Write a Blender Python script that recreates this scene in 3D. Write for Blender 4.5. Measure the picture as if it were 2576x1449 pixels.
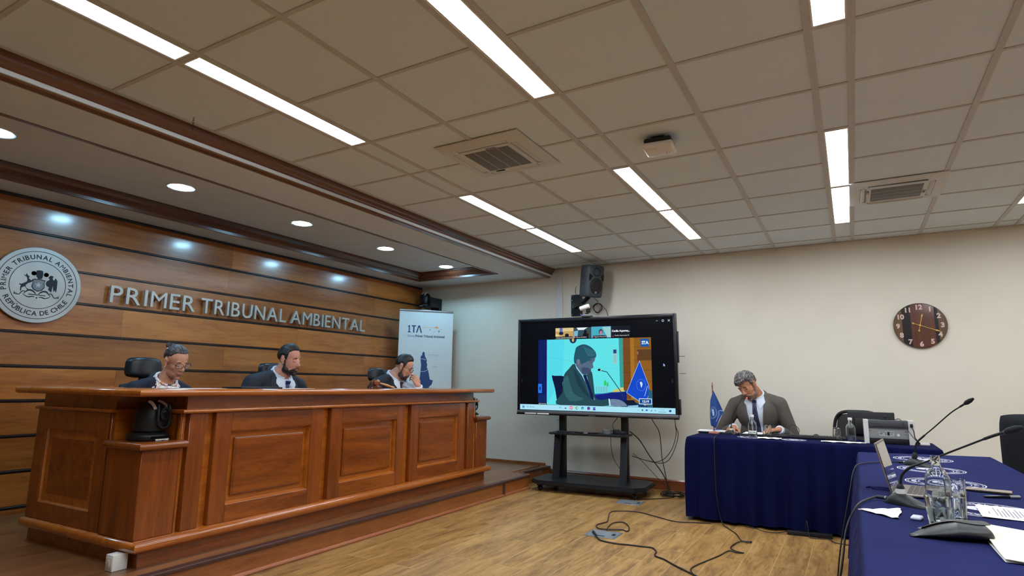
import bpy, bmesh, math, random
from mathutils import Vector, Matrix, Euler, Quaternion, noise
from mathutils.bvhtree import BVHTree
random.seed(7)
PI = math.pi
for o in list(bpy.data.objects):
    bpy.data.objects.remove(o, do_unlink=True)
SC = bpy.context.scene
COL = SC.collection

# ---------------------------------------------------------------- camera
CAMZ = 1.2176
yaw, pit, rol = -0.5218, 0.1628, 0.0123
f_ = Vector((math.sin(yaw)*math.cos(pit), math.cos(yaw)*math.cos(pit), math.sin(pit)))
r0 = Vector((math.cos(yaw), -math.sin(yaw), 0)); u0 = r0.cross(f_)
r_ = math.cos(rol)*r0 + math.sin(rol)*u0
u_ = -math.sin(rol)*r0 + math.cos(rol)*u0
cam = bpy.data.cameras.new('camera'); camo = bpy.data.objects.new('camera', cam); COL.objects.link(camo)
M = Matrix((r_, u_, -f_)).transposed().to_4x4(); M.translation = Vector((0, 0, CAMZ))
camo.matrix_world = M
cam.sensor_width = 36; cam.lens = 36*1478.5/2576; cam.clip_start = .02
SC.camera = camo
# ---------------------------------------------------------------- world, exposure
w = bpy.data.worlds.new('world'); SC.world = w; w.use_nodes = True
w.node_tree.nodes['Background'].inputs[0].default_value = (.9, .93, 1, 1)
w.node_tree.nodes['Background'].inputs[1].default_value = .05
SC.view_settings.view_transform = 'Standard'; SC.view_settings.look = 'None'
SC.view_settings.exposure = 0.0; SC.view_settings.gamma = 1; SC.view_settings.use_curve_mapping = False
TUBE = 38        # emission of the linear ceiling lights
SPOT = 175.0       # emission of the round downlights

# ---------------------------------------------------------------- helpers
def lin(c):
    def f(v):
        v /= 255.0
        return v/12.92 if v <= .04045 else ((v+.055)/1.055)**2.4
    return (f(c[0]), f(c[1]), f(c[2]), 1)

class MB:
    """collects shapes, then builds ONE mesh object"""
    def __init__(s): s.v = []; s.f = []; s.m = []; s.T = Matrix.Identity(4)
    def add(s, vs, fs, m=0, T=None):
        n = len(s.v); X = s.T if T is None else s.T @ T
        s.v += [X @ Vector(p) for p in vs]
        for q in fs: s.f.append(tuple(i+n for i in q)); s.m.append(m)
    def box(s, x0, x1, y0, y1, z0, z1, m=0, T=None):
        x0, x1 = min(x0, x1), max(x0, x1); y0, y1 = min(y0, y1), max(y0, y1); z0, z1 = min(z0, z1), max(z0, z1)
        s.add([(x0,y0,z0),(x1,y0,z0),(x1,y1,z0),(x0,y1,z0),(x0,y0,z1),(x1,y0,z1),(x1,y1,z1),(x0,y1,z1)],
              [(0,3,2,1),(4,5,6,7),(0,1,5,4),(1,2,6,5),(2,3,7,6),(3,0,4,7)], m, T)
    def bbox(s, x0, x1, y0, y1, z0, z1, b=.005, seg=2, m=0, T=None):
        x0, x1 = min(x0, x1), max(x0, x1); y0, y1 = min(y0, y1), max(y0, y1); z0, z1 = min(z0, z1), max(z0, z1)
        b = min(b, .499*min(x1-x0, y1-y0, z1-z0))
        bm = bmesh.new(); bmesh.ops.create_cube(bm, size=1)
        for v in bm.verts:
            v.co = Vector(((x0+x1)/2+v.co.x*(x1-x0), (y0+y1)/2+v.co.y*(y1-y0), (z0+z1)/2+v.co.z*(z1-z0)))
        bmesh.ops.bevel(bm, geom=list(bm.edges), offset=b, segments=seg, profile=.5, affect='EDGES')
        bm.verts.index_update()
        s.add([v.co.copy() for v in bm.verts], [[v.index for v in f.verts] for f in bm.faces], m, T); bm.free()
    def prism(s, poly, z0, z1, m=0, T=None):
        n = len(poly)
        vs = [(p[0], p[1], z0) for p in poly]+[(p[0], p[1], z1) for p in poly]
        fs = [tuple(range(n-1, -1, -1)), tuple(range(n, 2*n))]+[(i, (i+1) % n, n+(i+1) % n, n+i) for i in range(n)]
        s.add(vs, fs, m, T)
    def lathe(s, prof, n=24, m=0, T=None, a0=0, a1=2*PI, caps=True):
        full = abs(a1-a0-2*PI) < 1e-6; k = n if full else n+1
        vs = []
        for r, z in prof:
            for i in range(k):
                a = a0+(a1-a0)*i/n; vs.append((r*math.cos(a), r*math.sin(a), z))
        fs = []
        for j in range(len(prof)-1):
            for i in range(n):
                a = j*k+i; b = j*k+(i+1) % k; fs.append((a, b, b+k, a+k))
        if full and caps and not (prof[0][0] > 1e-5 and prof[-1][0] > 1e-5 and abs(prof[0][0]-prof[-1][0]) < .02):
            if prof[0][0] > 1e-5: fs.append(tuple(range(k-1, -1, -1)))
            if prof[-1][0] > 1e-5: fs.append(tuple(range((len(prof)-1)*k, len(prof)*k)))
        s.add(vs, fs, m, T)
    def tube(s, pts, r, n=8, m=0, T=None, round_=False, closed=False):
        pts = [Vector(p) for p in pts]; N = len(pts)
        rs = list(r) if isinstance(r, (list, tuple)) else [r]*N
        if round_:
            d0 = (pts[0]-pts[1]).normalized(); d1 = (pts[-1]-pts[-2]).normalized(); ra, rb = rs[0], rs[-1]
            A = [(pts[0]+d0*ra*math.sin(a), max(ra*math.cos(a), ra*.02)) for a in (PI*.5, PI*.36, PI*.22, PI*.1)]
            B = [(pts[-1]+d1*rb*math.sin(a), max(rb*math.cos(a), rb*.02)) for a in (PI*.1, PI*.22, PI*.36, PI*.5)]
            pts = [a[0] for a in A]+pts+[b[0] for b in B]; rs = [a[1] for a in A]+rs+[b[1] for b in B]; N = len(pts)
        vs = []; prev = None
        for i in range(N):
            if closed: d = (pts[(i+1) % N]-pts[i-1])
            else: d = pts[min(i+1, N-1)]-pts[max(i-1, 0)]
            if d.length < 1e-9: d = Vector((0, 0, 1))
            d.normalize()
            if prev is None:
                a = Vector((0, 0, 1)) if abs(d.z) < .9 else Vector((1, 0, 0)); x = d.cross(a).normalized()
            else:
                x = prev-d*prev.dot(d)
                x = x.normalized() if x.length > 1e-6 else d.orthogonal().normalized()
            prev = x; y = d.cross(x)
            for j in range(n):
                a = 2*PI*j/n; vs.append(pts[i]+(x*math.cos(a)+y*math.sin(a))*rs[i])
        fs = []
        for i in range(N if closed else N-1):
            for j in range(n):
                a = i*n+j; b = i*n+(j+1) % n; c = ((i+1) % N)*n+(j+1) % n; d = ((i+1) % N)*n+j
                fs.append((a, b, c, d))
        if not closed:
            fs.append(tuple(range(n-1, -1, -1))); fs.append(tuple(range((N-1)*n, N*n)))
        s.add(vs, fs, m, T)
    def ball(s, c, r, m=0, T=None, n=16, k=10, R=None):
        if not isinstance(r, (tuple, list)): r = (r, r, r)
        L = Matrix.Translation(Vector(c)) @ (R.to_4x4() if R is not None else Matrix.Identity(4))
        vs = [L @ Vector((0, 0, -r[2]))]
        for j in range(1, k):
            e = -PI/2+PI*j/k
            for i in range(n):
                a = 2*PI*i/n; vs.append(L @ Vector((r[0]*math.cos(e)*math.cos(a), r[1]*math.cos(e)*math.sin(a), r[2]*math.sin(e))))
        vs.append(L @ Vector((0, 0, r[2])))
        fs = [(0, 1+(i+1) % n, 1+i) for i in range(n)]
        for j in range(k-2):
            for i in range(n):
                a = 1+j*n+i; b = 1+j*n+(i+1) % n; fs.append((a, b, b+n, a+n))
        t = len(vs)-1; q = 1+(k-2)*n
        fs += [(q+i, q+(i+1) % n, t) for i in range(n)]
        s.add(vs, fs, m, T)
    def grid(s, fn, nu, nv, m=0, T=None, wrap=False):
        vs = [fn(i/nu, j/nv) for j in range(nv+1) for i in range(nu+1)]
        fs = [(j*(nu+1)+i, j*(nu+1)+i+1, (j+1)*(nu+1)+i+1, (j+1)*(nu+1)+i) for j in range(nv) for i in range(nu)]
        s.add(vs, fs, m, T)
    def sweep(s, prof, path, closed=False, m=0, T=None, side=1):
        """moulding: prof = [(offset outwards, z)], path = plan points; mitred corners"""
        N = len(path); P = [Vector((p[0], p[1])) for p in path]; nrm = []
        for i in range(N):
            ds = []
            if closed or i > 0: ds.append((P[i]-P[i-1]).normalized())
            if closed or i < N-1: ds.append((P[(i+1) % N]-P[i]).normalized())
            ns = [Vector((d.y, -d.x))*side for d in ds]
            if len(ns) == 2:
                b = (ns[0]+ns[1]).normalized(); b /= max(.2, b.dot(ns[0]))
            else: b = ns[0]
            nrm.append(b)
        k = len(prof); vs = []
        for i in range(N):
            for o, z in prof: vs.append((P[i].x+nrm[i].x*o, P[i].y+nrm[i].y*o, z))
        fs = []
        for i in range(N if closed else N-1):
            j = (i+1) % N
            for a in range(k):
                b = (a+1) % k; fs.append((i*k+a, j*k+a, j*k+b, i*k+b))
        if not closed:
            fs.append(tuple(range(k))); fs.append(tuple(range((N-1)*k+k-1, (N-1)*k-1, -1)))
        s.add(vs, fs, m, T)
    def mesh(s, name):
        me = bpy.data.meshes.new(name); me.from_pydata([tuple(v) for v in s.v], [], s.f)
        for i, p in enumerate(me.polygons): p.material_index = s.m[i]
        bm = bmesh.new(); bm.from_mesh(me); bmesh.ops.recalc_face_normals(bm, faces=bm.faces); bm.to_mesh(me); bm.free()
        return me

def smooth_me(me, ang=40):
    for p in me.polygons: p.use_smooth = True
    try: me.set_sharp_from_angle(angle=math.radians(ang))
    except Exception: pass

def obj(name, mb, mats, parent=None, smooth=True, ang=40, recalc=True, label=None):
    if not isinstance(mats, (list, tuple)): mats = [mats]
    me = mb.mesh(name)
    for m in mats: me.materials.append(m)
    if smooth: smooth_me(me, ang)
    o = bpy.data.objects.new(name, me); COL.objects.link(o)
    if parent is not None: o.parent = parent
    if label: o['label'] = label
    return o
def tag(o, label, cat=None, group=None, kind=None):
    o['label'] = label
    if cat: o['category'] = cat
    if group: o['group'] = group
    if kind: o['kind'] = kind
    return o
def thing(name, label, cat, loc=(0, 0, 0), rz=0, group=None, rot=None):
    o = bpy.data.objects.new(name, None); COL.objects.link(o); o.empty_display_size = .05
    o.location = loc; o.rotation_euler = rot if rot is not None else (0, 0, rz)
    return tag(o, label, cat, group)
def struct(name, mb, mats, parent=None, smooth=False, label=None):
    o = obj(name, mb, mats, parent, smooth)
    if parent is None: o['kind'] = 'structure'
    if label: o['label'] = label
    return o
def one(name, mb, mats, label, cat, loc=(0, 0, 0), rz=0, group=None, smooth=True, ang=40):
    o = obj(name, mb, mats, None, smooth, ang); o.location = loc; o.rotation_euler = (0, 0, rz)
    return tag(o, label, cat, group)
def dup(root, label=None, loc=None, rz=None, group=None):
    r = root.copy(); COL.objects.link(r)
    if label: r['label'] = label
    if loc is not None: r.location = loc
    if rz is not None: r.rotation_euler = (0, 0, rz)
    if group: r['group'] = group
    for ch in list(root.children):
        c = ch.copy(); COL.objects.link(c); c.parent = r
        for g in list(ch.children):
            d = g.copy(); COL.objects.link(d); d.parent = c
    return r
def spline(pts, n=8, closed=False):
    """Catmull-Rom"""
    P = [Vector(p) for p in pts]; N = len(P); out = []
    for i in range(N if closed else N-1):
        a = P[(i-1) % N] if closed else P[max(i-1, 0)]; b = P[i]; c = P[(i+1) % N]
        d = P[(i+2) % N] if closed else P[min(i+2, N-1)]
        for k in range(n):
            t = k/n
            out.append(.5*((2*b)+(c-a)*t+(2*a-5*b+4*c-d)*t*t+(3*b-a-3*c+d)*t**3))
    if not closed: out.append(P[-1])
    return out
def text_mesh(s, size, ext=0.0, align='CENTER', bold=0.0, sx=1.0):
    """list of (verts, faces) of a text, built from the built-in font"""
    if 'M' in s: bold = 0.0
    cu = bpy.data.curves.new('t', 'FONT'); cu.body = s; cu.size = size; cu.extrude = ext; cu.align_x = align
    cu.offset = bold; cu.resolution_u = 3
    o = bpy.data.objects.new('t', cu); COL.objects.link(o)
    dg = bpy.context.evaluated_depsgraph_get(); dg.update()
    me = bpy.data.meshes.new_from_object(o.evaluated_get(dg))
    vs = [Vector((v.co.x*sx, v.co.y, v.co.z)) for v in me.vertices]; fs = [tuple(p.vertices) for p in me.polygons]
    bpy.data.objects.remove(o, do_unlink=True); bpy.data.curves.remove(cu); bpy.data.meshes.remove(me)
    return vs, fs
def add_text(mb, s, size, x, y, z, m=0, ext=0.0, align='CENTER', bold=0.0, width=None, T=None, rot=0):
    vs, fs = text_mesh(s, size, ext, align, bold)
    if width and vs:
        xs = [v.x for v in vs]; k = width/(max(xs)-min(xs)); vs = [Vector((v.x*k, v.y, v.z)) for v in vs]
    if align == 'LEFT' and vs:
        mx = min(v.x for v in vs); vs = [Vector((v.x-mx, v.y, v.z)) for v in vs]
    R = Matrix.Translation((x, y, z)) @ Matrix.Rotation(rot, 4, 'Z')
    mb.add(vs, fs, m, (T @ R) if T is not None else R)
FLATXZ = Matrix(((1, 0, 0, 0), (0, 0, -1, 0), (0, 1, 0, 0), (0, 0, 0, 1)))   # drawing (x,y,layer) -> x, z up, layer towards -y

# ---------------------------------------------------------------- materials
def nt(name):
    m = bpy.data.materials.new(name); m.use_nodes = True
    return m, m.node_tree.nodes, m.node_tree.links, m.node_tree.nodes['Principled BSDF']
def mat(name, c, rough=.5, metal=0, var=.04, scale=30, bump=0.0, bscale=200, coat=0, spec=.5, emit=None, es=0, trans=0, ior=1.45, alpha=1, sheen=0):
    m, N, L, B = nt(name)
    B.inputs['Roughness'].default_value = rough; B.inputs['Metallic'].default_value = metal
    B.inputs['Specular IOR Level'].default_value = spec
    B.inputs['Coat Weight'].default_value = coat; B.inputs['Transmission Weight'].default_value = trans
    B.inputs['IOR'].default_value = ior; B.inputs['Alpha'].default_value = alpha; B.inputs['Sheen Weight'].default_value = sheen
    c = lin(c); B.inputs['Base Color'].default_value = c
    if emit is not None:
        B.inputs['Emission Color'].default_value = lin(emit); B.inputs['Emission Strength'].default_value = es
    tc = N.new('ShaderNodeTexCoord')
    if var > 0:
        n = N.new('ShaderNodeTexNoise'); n.inputs['Scale'].default_value = scale; n.inputs['Detail'].default_value = 4
        L.new(tc.outputs['Object'], n.inputs['Vector'])
        r = N.new('ShaderNodeValToRGB')
        r.color_ramp.elements[0].position = .3; r.color_ramp.elements[1].position = .7
        r.color_ramp.elements[0].color = (c[0]*(1-var*2), c[1]*(1-var*2), c[2]*(1-var*2), 1)
        r.color_ramp.elements[1].color = (min(1, c[0]*(1+var*2)), min(1, c[1]*(1+var*2)), min(1, c[2]*(1+var*2)), 1)
        L.new(n.outputs['Fac'], r.inputs['Fac']); L.new(r.outputs['Color'], B.inputs['Base Color'])
    if bump > 0:
        n2 = N.new('ShaderNodeTexNoise'); n2.inputs['Scale'].default_value = bscale; n2.inputs['Detail'].default_value = 3
        L.new(tc.outputs['Object'], n2.inputs['Vector'])
        b = N.new('ShaderNodeBump'); b.inputs['Strength'].default_value = bump; b.inputs['Distance'].default_value = .002
        L.new(n2.outputs['Fac'], b.inputs['Height']); L.new(b.outputs['Normal'], B.inputs['Normal'])
    return m
def flat(name, c, es=0, rough=.5):
    """flat printed or screen colour"""
    m, N, L, B = nt(name); c = lin(c)
    B.inputs['Base Color'].default_value = c; B.inputs['Roughness'].default_value = rough
    if es > 0:
        B.inputs['Base Color'].default_value = (.004, .004, .004, 1); B.inputs['Specular IOR Level'].default_value = .06; B.inputs['Roughness'].default_value = .2
        B.inputs['Emission Color'].default_value = c; B.inputs['Emission Strength'].default_value = es
    return m
def wood(name, c1, c2, axis='Y', freq=9, stretch=14, rough=.25, coat=.4, tone=.25, coatr=.1, knots=.5, rnd=True, bump=.03):
    """procedural veneer: grain along axis, tone varies per separate board (island)"""
    m, N, L, B = nt(name)
    B.inputs['Roughness'].default_value = rough; B.inputs['Coat Weight'].default_value = coat
    B.inputs['Coat Roughness'].default_value = coatr
    tc = N.new('ShaderNodeTexCoord'); mp = N.new('ShaderNodeMapping')
    s = [freq, freq, freq]; s['XYZ'.index(axis)] = freq/stretch; mp.inputs['Scale'].default_value = s
    L.new(tc.outputs['Object'], mp.inputs['Vector'])
    geo = N.new('ShaderNodeNewGeometry')
    ad = N.new('ShaderNodeVectorMath'); ad.operation = 'ADD'
    mu = N.new('ShaderNodeMath'); mu.operation = 'MULTIPLY'; mu.inputs[1].default_value = 37.0 if rnd else 0
    L.new(geo.outputs['Random Per Island'], mu.inputs[0]); L.new(mp.outputs['Vector'], ad.inputs[0]); L.new(mu.outputs[0], ad.inputs[1])
    n1 = N.new('ShaderNodeTexNoise'); n1.inputs['Scale'].default_value = 1.0; n1.inputs['Detail'].default_value = 6
    n1.inputs['Roughness'].default_value = .62; n1.inputs['Distortion'].default_value = 1.4*knots
    n2 = N.new('ShaderNodeTexNoise'); n2.inputs['Scale'].default_value = 9; n2.inputs['Detail'].default_value = 5; n2.inputs['Roughness'].default_value = .7
    L.new(ad.outputs[0], n1.inputs['Vector']); L.new(ad.outputs[0], n2.inputs['Vector'])
    mx = N.new('ShaderNodeMix'); mx.data_type = 'FLOAT'; mx.inputs[0].default_value = .4
    L.new(n1.outputs['Fac'], mx.inputs[2]); L.new(n2.outputs['Fac'], mx.inputs[3])
    r = N.new('ShaderNodeValToRGB'); r.color_ramp.elements[0].position = .34; r.color_ramp.elements[1].position = .66
    r.color_ramp.elements[0].color = lin(c2); r.color_ramp.elements[1].color = lin(c1)
    L.new(mx.outputs[0], r.inputs['Fac'])
    hs = N.new('ShaderNodeHueSaturation')
    mr = N.new('ShaderNodeMapRange'); mr.inputs[3].default_value = 1-tone; mr.inputs[4].default_value = 1+tone
    L.new(geo.outputs['Random Per Island'], mr.inputs[0]); L.new(mr.outputs[0], hs.inputs['Value']); L.new(r.outputs['Color'], hs.inputs['Color'])
    L.new(hs.outputs['Color'], B.inputs['Base Color'])
    b = N.new('ShaderNodeBump'); b.inputs['Strength'].default_value = bump; b.inputs['Distance'].default_value = .004
    L.new(mx.outputs[0], b.inputs['Height']); L.new(b.outputs['Normal'], B.inputs['Normal'])
    L.new(b.outputs['Normal'], B.inputs['Coat Normal'])
    return m

M_wall = mat('wall_paint', (222, 214, 198), .75, var=.012, scale=2.5, bump=.05, bscale=90)
M_ceil = mat('ceiling_tile', (216, 228, 236), .9, var=.008, scale=60, bump=.08, bscale=260)
M_tee = mat('ceiling_tee', (192, 192, 190), .6, var=.02)
M_gyp = mat('gypsum_paint', (214, 225, 233), .85, var=.015, scale=5)
M_woodwall = wood('wall_veneer', (190, 114, 48), (128, 62, 20), 'Y', 5, 9, rough=.3, coat=.55, tone=.2, coatr=.14)
M_batten = wood('dark_batten', (38, 22, 18), (22, 12, 10), 'Y', 8, 20, rough=.3, coat=.5, tone=.1)
M_trim = wood('mahogany_trim', (98, 50, 30), (58, 26, 16), 'Y', 9, 16, rough=.3, coat=.6, tone=.08, coatr=.12)
M_crown = wood('crown_wood', (112, 62, 34), (74, 38, 22), 'Y', 9, 16, rough=.35, coat=.5, tone=.08)
M_benchv = wood('bench_wood_upright', (148, 76, 20), (92, 40, 10), 'Z', 14, 14, rough=.28, coat=.55, tone=.13, coatr=.13)
M_benchh = wood('bench_wood_level', (156, 82, 20), (84, 34, 8), 'X', 12, 10, rough=.28, coat=.55, tone=.12, coatr=.13)
M_benchl = wood('bench_wood_bead_lit_recess', (190, 108, 34), (136, 68, 16), 'X', 14, 14, rough=.22, coat=.7, tone=.12, coatr=.1)  # lighter bench wood; also puts the lit look of the recesses into colour
M_side = wood('bench_wood_shaded_side', (104, 48, 26), (66, 26, 14), 'Z', 14, 12, rough=.25, coat=.6, tone=.1, coatr=.12)  # darker copy of the bench wood, shade on its end put into colour; unused
M_sideh = wood('bench_wood_shaded_side_level', (104, 50, 28), (66, 28, 16), 'Y', 14, 12, rough=.22, coat=.7, tone=.1, coatr=.1)  # same darkened copy with level grain; unused
M_plat = wood('platform_wood', (142, 92, 54), (96, 60, 36), 'Y', 7, 12, rough=.35, coat=.3, tone=.15)
M_riser = wood('riser_wood', (160, 98, 46), (112, 60, 26), 'Y', 9, 10, rough=.3, coat=.4, tone=.12)
M_nosing = mat('nosing_strip', (74, 48, 42), .4, var=.08, scale=20)
M_bead = wood('bead_wood', (176, 110, 74), (140, 78, 50), 'Y', 9, 14, rough=.3, coat=.4, tone=.05)
M_base = wood('skirting_wood', (140, 76, 40), (98, 46, 24), 'X', 9, 14, rough=.28, coat=.5, tone=.05)
M_black = mat('black_plastic', (20, 21, 24), .45, var=.05)
M_blackg = mat('black_gloss', (10, 11, 13), .15, var=0)
M_dark = mat('dark_metal', (27, 31, 37), .42, metal=.2, var=.04)
M_grey = mat('grey_plastic', (120, 122, 124), .5)
M_silver = mat('brushed_silver', (150, 150, 152), .35, metal=.7, var=.04)
M_white = mat('white_plastic', (225, 222, 215), .4, var=.01)
M_offw = mat('offwhite_plastic', (214, 204, 188), .45, var=.01)
M_cable = mat('cable_rubber', (22, 18, 18), .5, var=.03)
M_paper = mat('paper', (238, 236, 232), .8, var=.01)
M_fabric = mat('black_upholstery', (20, 22, 27), .75, var=.08, scale=60, bump=.2, bscale=400)
M_leather = mat('black_leather', (20, 24, 30), .38, var=.06, scale=20, bump=.1, bscale=150)
def glass(name, c=(245, 250, 250)):
    m, N, L, B = nt(name); B.inputs['Base Color'].default_value = lin(c); B.inputs['Roughness'].default_value = .01
    B.inputs['Transmission Weight'].default_value = 1; B.inputs['IOR'].default_value = 1.47
    return m
M_glass = glass('clear_glass'); M_water = glass('water', (250, 254, 254)); M_water.node_tree.nodes['Principled BSDF'].inputs['IOR'].default_value = 1.33
M_tubeL = flat('light_diffuser', (238, 246, 255), TUBE)
M_spotL = flat('downlight_diffuser', (156, 216, 250), SPOT)
M_chrome = mat('chrome', (190, 190, 192), .15, metal=1, var=0)
# ================================================================ ROOM
WY = 7.265; WX = -5.813; CZ = CAMZ+1.594; RX = 4.6; FY = -4.2
PLZ = .158                                       # stage height
# floor: wood-look tiles running towards the far wall
def floor_mat():
    m, N, L, B = nt('floor_tile_wood'); B.inputs['Roughness'].default_value = .38; B.inputs['Specular IOR Level'].default_value = .4
    tc = N.new('ShaderNodeTexCoord'); mp = N.new('ShaderNodeMapping'); mp.inputs['Rotation'].default_value = (0, 0, PI/2)
    mp.inputs['Location'].default_value = (.3, .155, 0)
    L.new(tc.outputs['Object'], mp.inputs['Vector'])
    br = N.new('ShaderNodeTexBrick'); br.inputs['Scale'].default_value = 1; br.inputs['Brick Width'].default_value = 1.0
    br.inputs['Row Height'].default_value = .205; br.inputs['Mortar Size'].default_value = .0016; br.inputs['Mortar Smooth'].default_value = .1
    br.offset = .37; br.inputs['Color1'].default_value = (0, 0, 0, 1); br.inputs['Color2'].default_value = (1, 1, 1, 1)
    L.new(mp.outputs['Vector'], br.inputs['Vector'])
    mp2 = N.new('ShaderNodeMapping'); mp2.inputs['Scale'].default_value = (11, 1.6, 1); L.new(tc.outputs['Object'], mp2.inputs['Vector'])
    sc = N.new('ShaderNodeVectorMath'); sc.operation = 'SCALE'; sc.inputs['Scale'].default_value = 17; L.new(br.outputs['Color'], sc.inputs[0])
    ad = N.new('ShaderNodeVectorMath'); ad.operation = 'ADD'; L.new(mp2.outputs['Vector'], ad.inputs[0]); L.new(sc.outputs[0], ad.inputs[1])
    n1 = N.new('ShaderNodeTexNoise'); n1.inputs['Scale'].default_value = 1; n1.inputs['Detail'].default_value = 7; n1.inputs['Roughness'].default_value = .65; n1.inputs['Distortion'].default_value = .5
    L.new(ad.outputs[0], n1.inputs['Vector'])
    n2 = N.new('ShaderNodeTexNoise'); n2.inputs['Scale'].default_value = 6; n2.inputs['Detail'].default_value = 5; L.new(ad.outputs[0], n2.inputs['Vector'])
    mx = N.new('ShaderNodeMix'); mx.data_type = 'FLOAT'; mx.inputs[0].default_value = .3; L.new(n1.outputs['Fac'], mx.inputs[2]); L.new(n2.outputs['Fac'], mx.inputs[3])
    r = N.new('ShaderNodeValToRGB'); e = r.color_ramp.elements
    e[0].position = .33; e[0].color = lin((104, 74, 44)); e[1].position = .68; e[1].color = lin((188, 148, 92))
    k = e.new(.5); k.color = lin((158, 118, 66))
    L.new(mx.outputs[0], r.inputs['Fac'])
    hs = N.new('ShaderNodeHueSaturation'); mr = N.new('ShaderNodeMapRange'); mr.inputs[3].default_value = .9; mr.inputs[4].default_value = 1.1
    L.new(br.outputs['Color'], mr.inputs[0]); L.new(mr.outputs[0], hs.inputs['Value']); L.new(r.outputs['Color'], hs.inputs['Color'])
    m2 = N.new('ShaderNodeMix'); m2.data_type = 'RGBA'; L.new(br.outputs['Fac'], m2.inputs[0]); L.new(hs.outputs['Color'], m2.inputs[6]); m2.inputs[7].default_value = lin((196, 164, 118))
    L.new(m2.outputs[2], B.inputs['Base Color'])
    b = N.new('ShaderNodeBump'); b.inputs['Strength'].default_value = .1; b.inputs['Distance'].default_value = .003
    L.new(mx.outputs[0], b.inputs['Height']); L.new(b.outputs['Normal'], B.inputs['Normal'])
    return m
mb = MB(); mb.box(WX-.1, RX, FY, WY+.1, -.1, 0); struct('floor', mb, floor_mat())
mb = MB(); mb.box(WX-.1, RX+.1, WY, WY+.12, 0, CZ+.3)
for z in (.695, 1.32, 1.95):                     # faint board joints of the wall
    mb.box(WX, RX, WY-.0012, WY, z, z+.006)
struct('wall_back', mb, M_wall)
mb = MB(); mb.box(RX, RX+.1, FY, WY, 0, CZ+.3); struct('wall_right', mb, M_wall)
mb = MB(); mb.box(WX-.1, RX, FY-.1, FY, 0, CZ+.3); struct('wall_front', mb, M_wall)
# timber wall: boards with dark battens between
wl = MB(); wl.box(WX-.12, WX-.03, FY, WY, 0, CZ+.3, 1)
edges = [CAMZ+1.489-.2755*k for k in range(0, 10)]+[PLZ]
joints = [FY, -1.9, .1, 1.55, 3.95, 6.05, WY]
for i in range(len(edges)-1):
    z1, z0 = edges[i]-.028, edges[i+1]
    if i == len(edges)-2: z0 = PLZ
    js = list(joints)
    if i % 2: js = [FY, -2.4, .9, 2.9, 4.9, 6.35, WY]
    if i == 1: js = [FY, 1.2, 3.92, 6.2, WY]
    for a, b in zip(js, js[1:]): wl.box(WX-.03, WX, a, b-.0012, z0, z1)
wall_left = struct('wall_left', wl, [M_woodwall, M_gyp])
bt = MB()
for z in edges[:-1]:
    bt.box(WX-.03, WX-.004, FY, WY, z-.030, z+.001)
    bt.bbox(WX-.008, WX+.006, FY, WY, z-.02, z-.004, .005, 1)
struct('batten', bt, M_batten, wall_left)

# suspended ceiling: square tiles in a tee grid
colx = [-3.484, -2.869, -2.695, -2.084, -1.469, -1.293, -.68, -.065, .105, .712, 1.32, 1.49, 2.1, 2.71, 2.88, 3.49, 4.1, RX]
strips = [(-2.869, -2.695), (-1.469, -1.293), (-.065, .105), (1.32, 1.49), (2.71, 2.88)]
ry = lambda r: 1.543+.61*r
rows = [FY]+[ry(r) for r in range(-9, 10)]+[WY]
def is_strip(x0): return any(abs(x0-s[0]) < .01 for s in strips)
lit = lambda r: (4 <= r < 8) or (-2 <= r < 2) 
cl = MB()
cl.box(-3.52, RX, FY, WY, CZ+.05, CZ+.1)
h = .0145
ac_boxes = [(-2.38, -1.73, 3.04, 3.68), (.09, .73, 5.165, 5.80)]
for i in range(len(colx)-1):
    for j in range(len(rows)-1):
        x0, x1, y0, y1 = colx[i], colx[i+1], rows[j], rows[j+1]
        r = j-10
        if is_strip(x0) and lit(r): continue
        cl.box(x0+h, x1-h, y0+h*.7, y1-h*.7, CZ+.003, CZ+.02)
ceiling = struct('ceiling', cl, M_ceil)
# light openings are cut out of the cross tees: redo them between the columns only
tg2 = MB()
for x in colx[:-1]: tg2.box(x-h-.002, x+h+.002, FY, WY, CZ-.003, CZ+.004)
for i in range(len(colx)-1):
    for jj, y in enumerate(rows[1:-1]):
        r = jj-9
        if is_strip(colx[i]) and lit(r) and lit(r-1) and r % 2: continue
        tg2.box(colx[i]+h, colx[i+1]-h, y-h*.7-.001, y+h*.7+.001, CZ-.002, CZ+.0035)
tg2.box(-3.5, RX, WY-.02, WY, CZ-.003, CZ+.002)
struct('grid_tee', tg2, M_tee, ceiling)

# gypsum soffit over the stage with a recessed tray
SZ = CAMZ+1.49
tx0, tx1, ty0, ty1 = -5.44, -4.12, .2, 6.72
sf = MB()
sf.box(WX, tx0, FY, WY, SZ, SZ+.2); sf.box(tx1, -3.54, FY, WY, SZ, SZ+.2)
sf.box(tx0, tx1, ty1, WY, SZ, SZ+.2); sf.box(tx0, tx1, FY, ty0, SZ, SZ+.2)
sf.box(tx0, tx1, ty0, ty1, SZ+.11, SZ+.2)
struct('ceiling_soffit', sf, M_gyp)
# crown along the soffit edge
cr = MB()
prof = [(0, CZ+.002), (.075, CZ+.002), (.075, CZ-.022), (.062, CZ-.030), (.058, CZ-.044), (.040, CZ-.060), (.036, CZ-.070),
        (.030, CZ-.080), (.026, CZ-.095), (.010, CZ-.112), (-.035, SZ-.012), (-.06, SZ-.006), (-.06, SZ), (0, SZ)]
cr.sweep(prof, [(-3.57, FY), (-3.57, WY)], side=1)
struct('trim_1', cr, M_crown, smooth=False)
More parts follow.
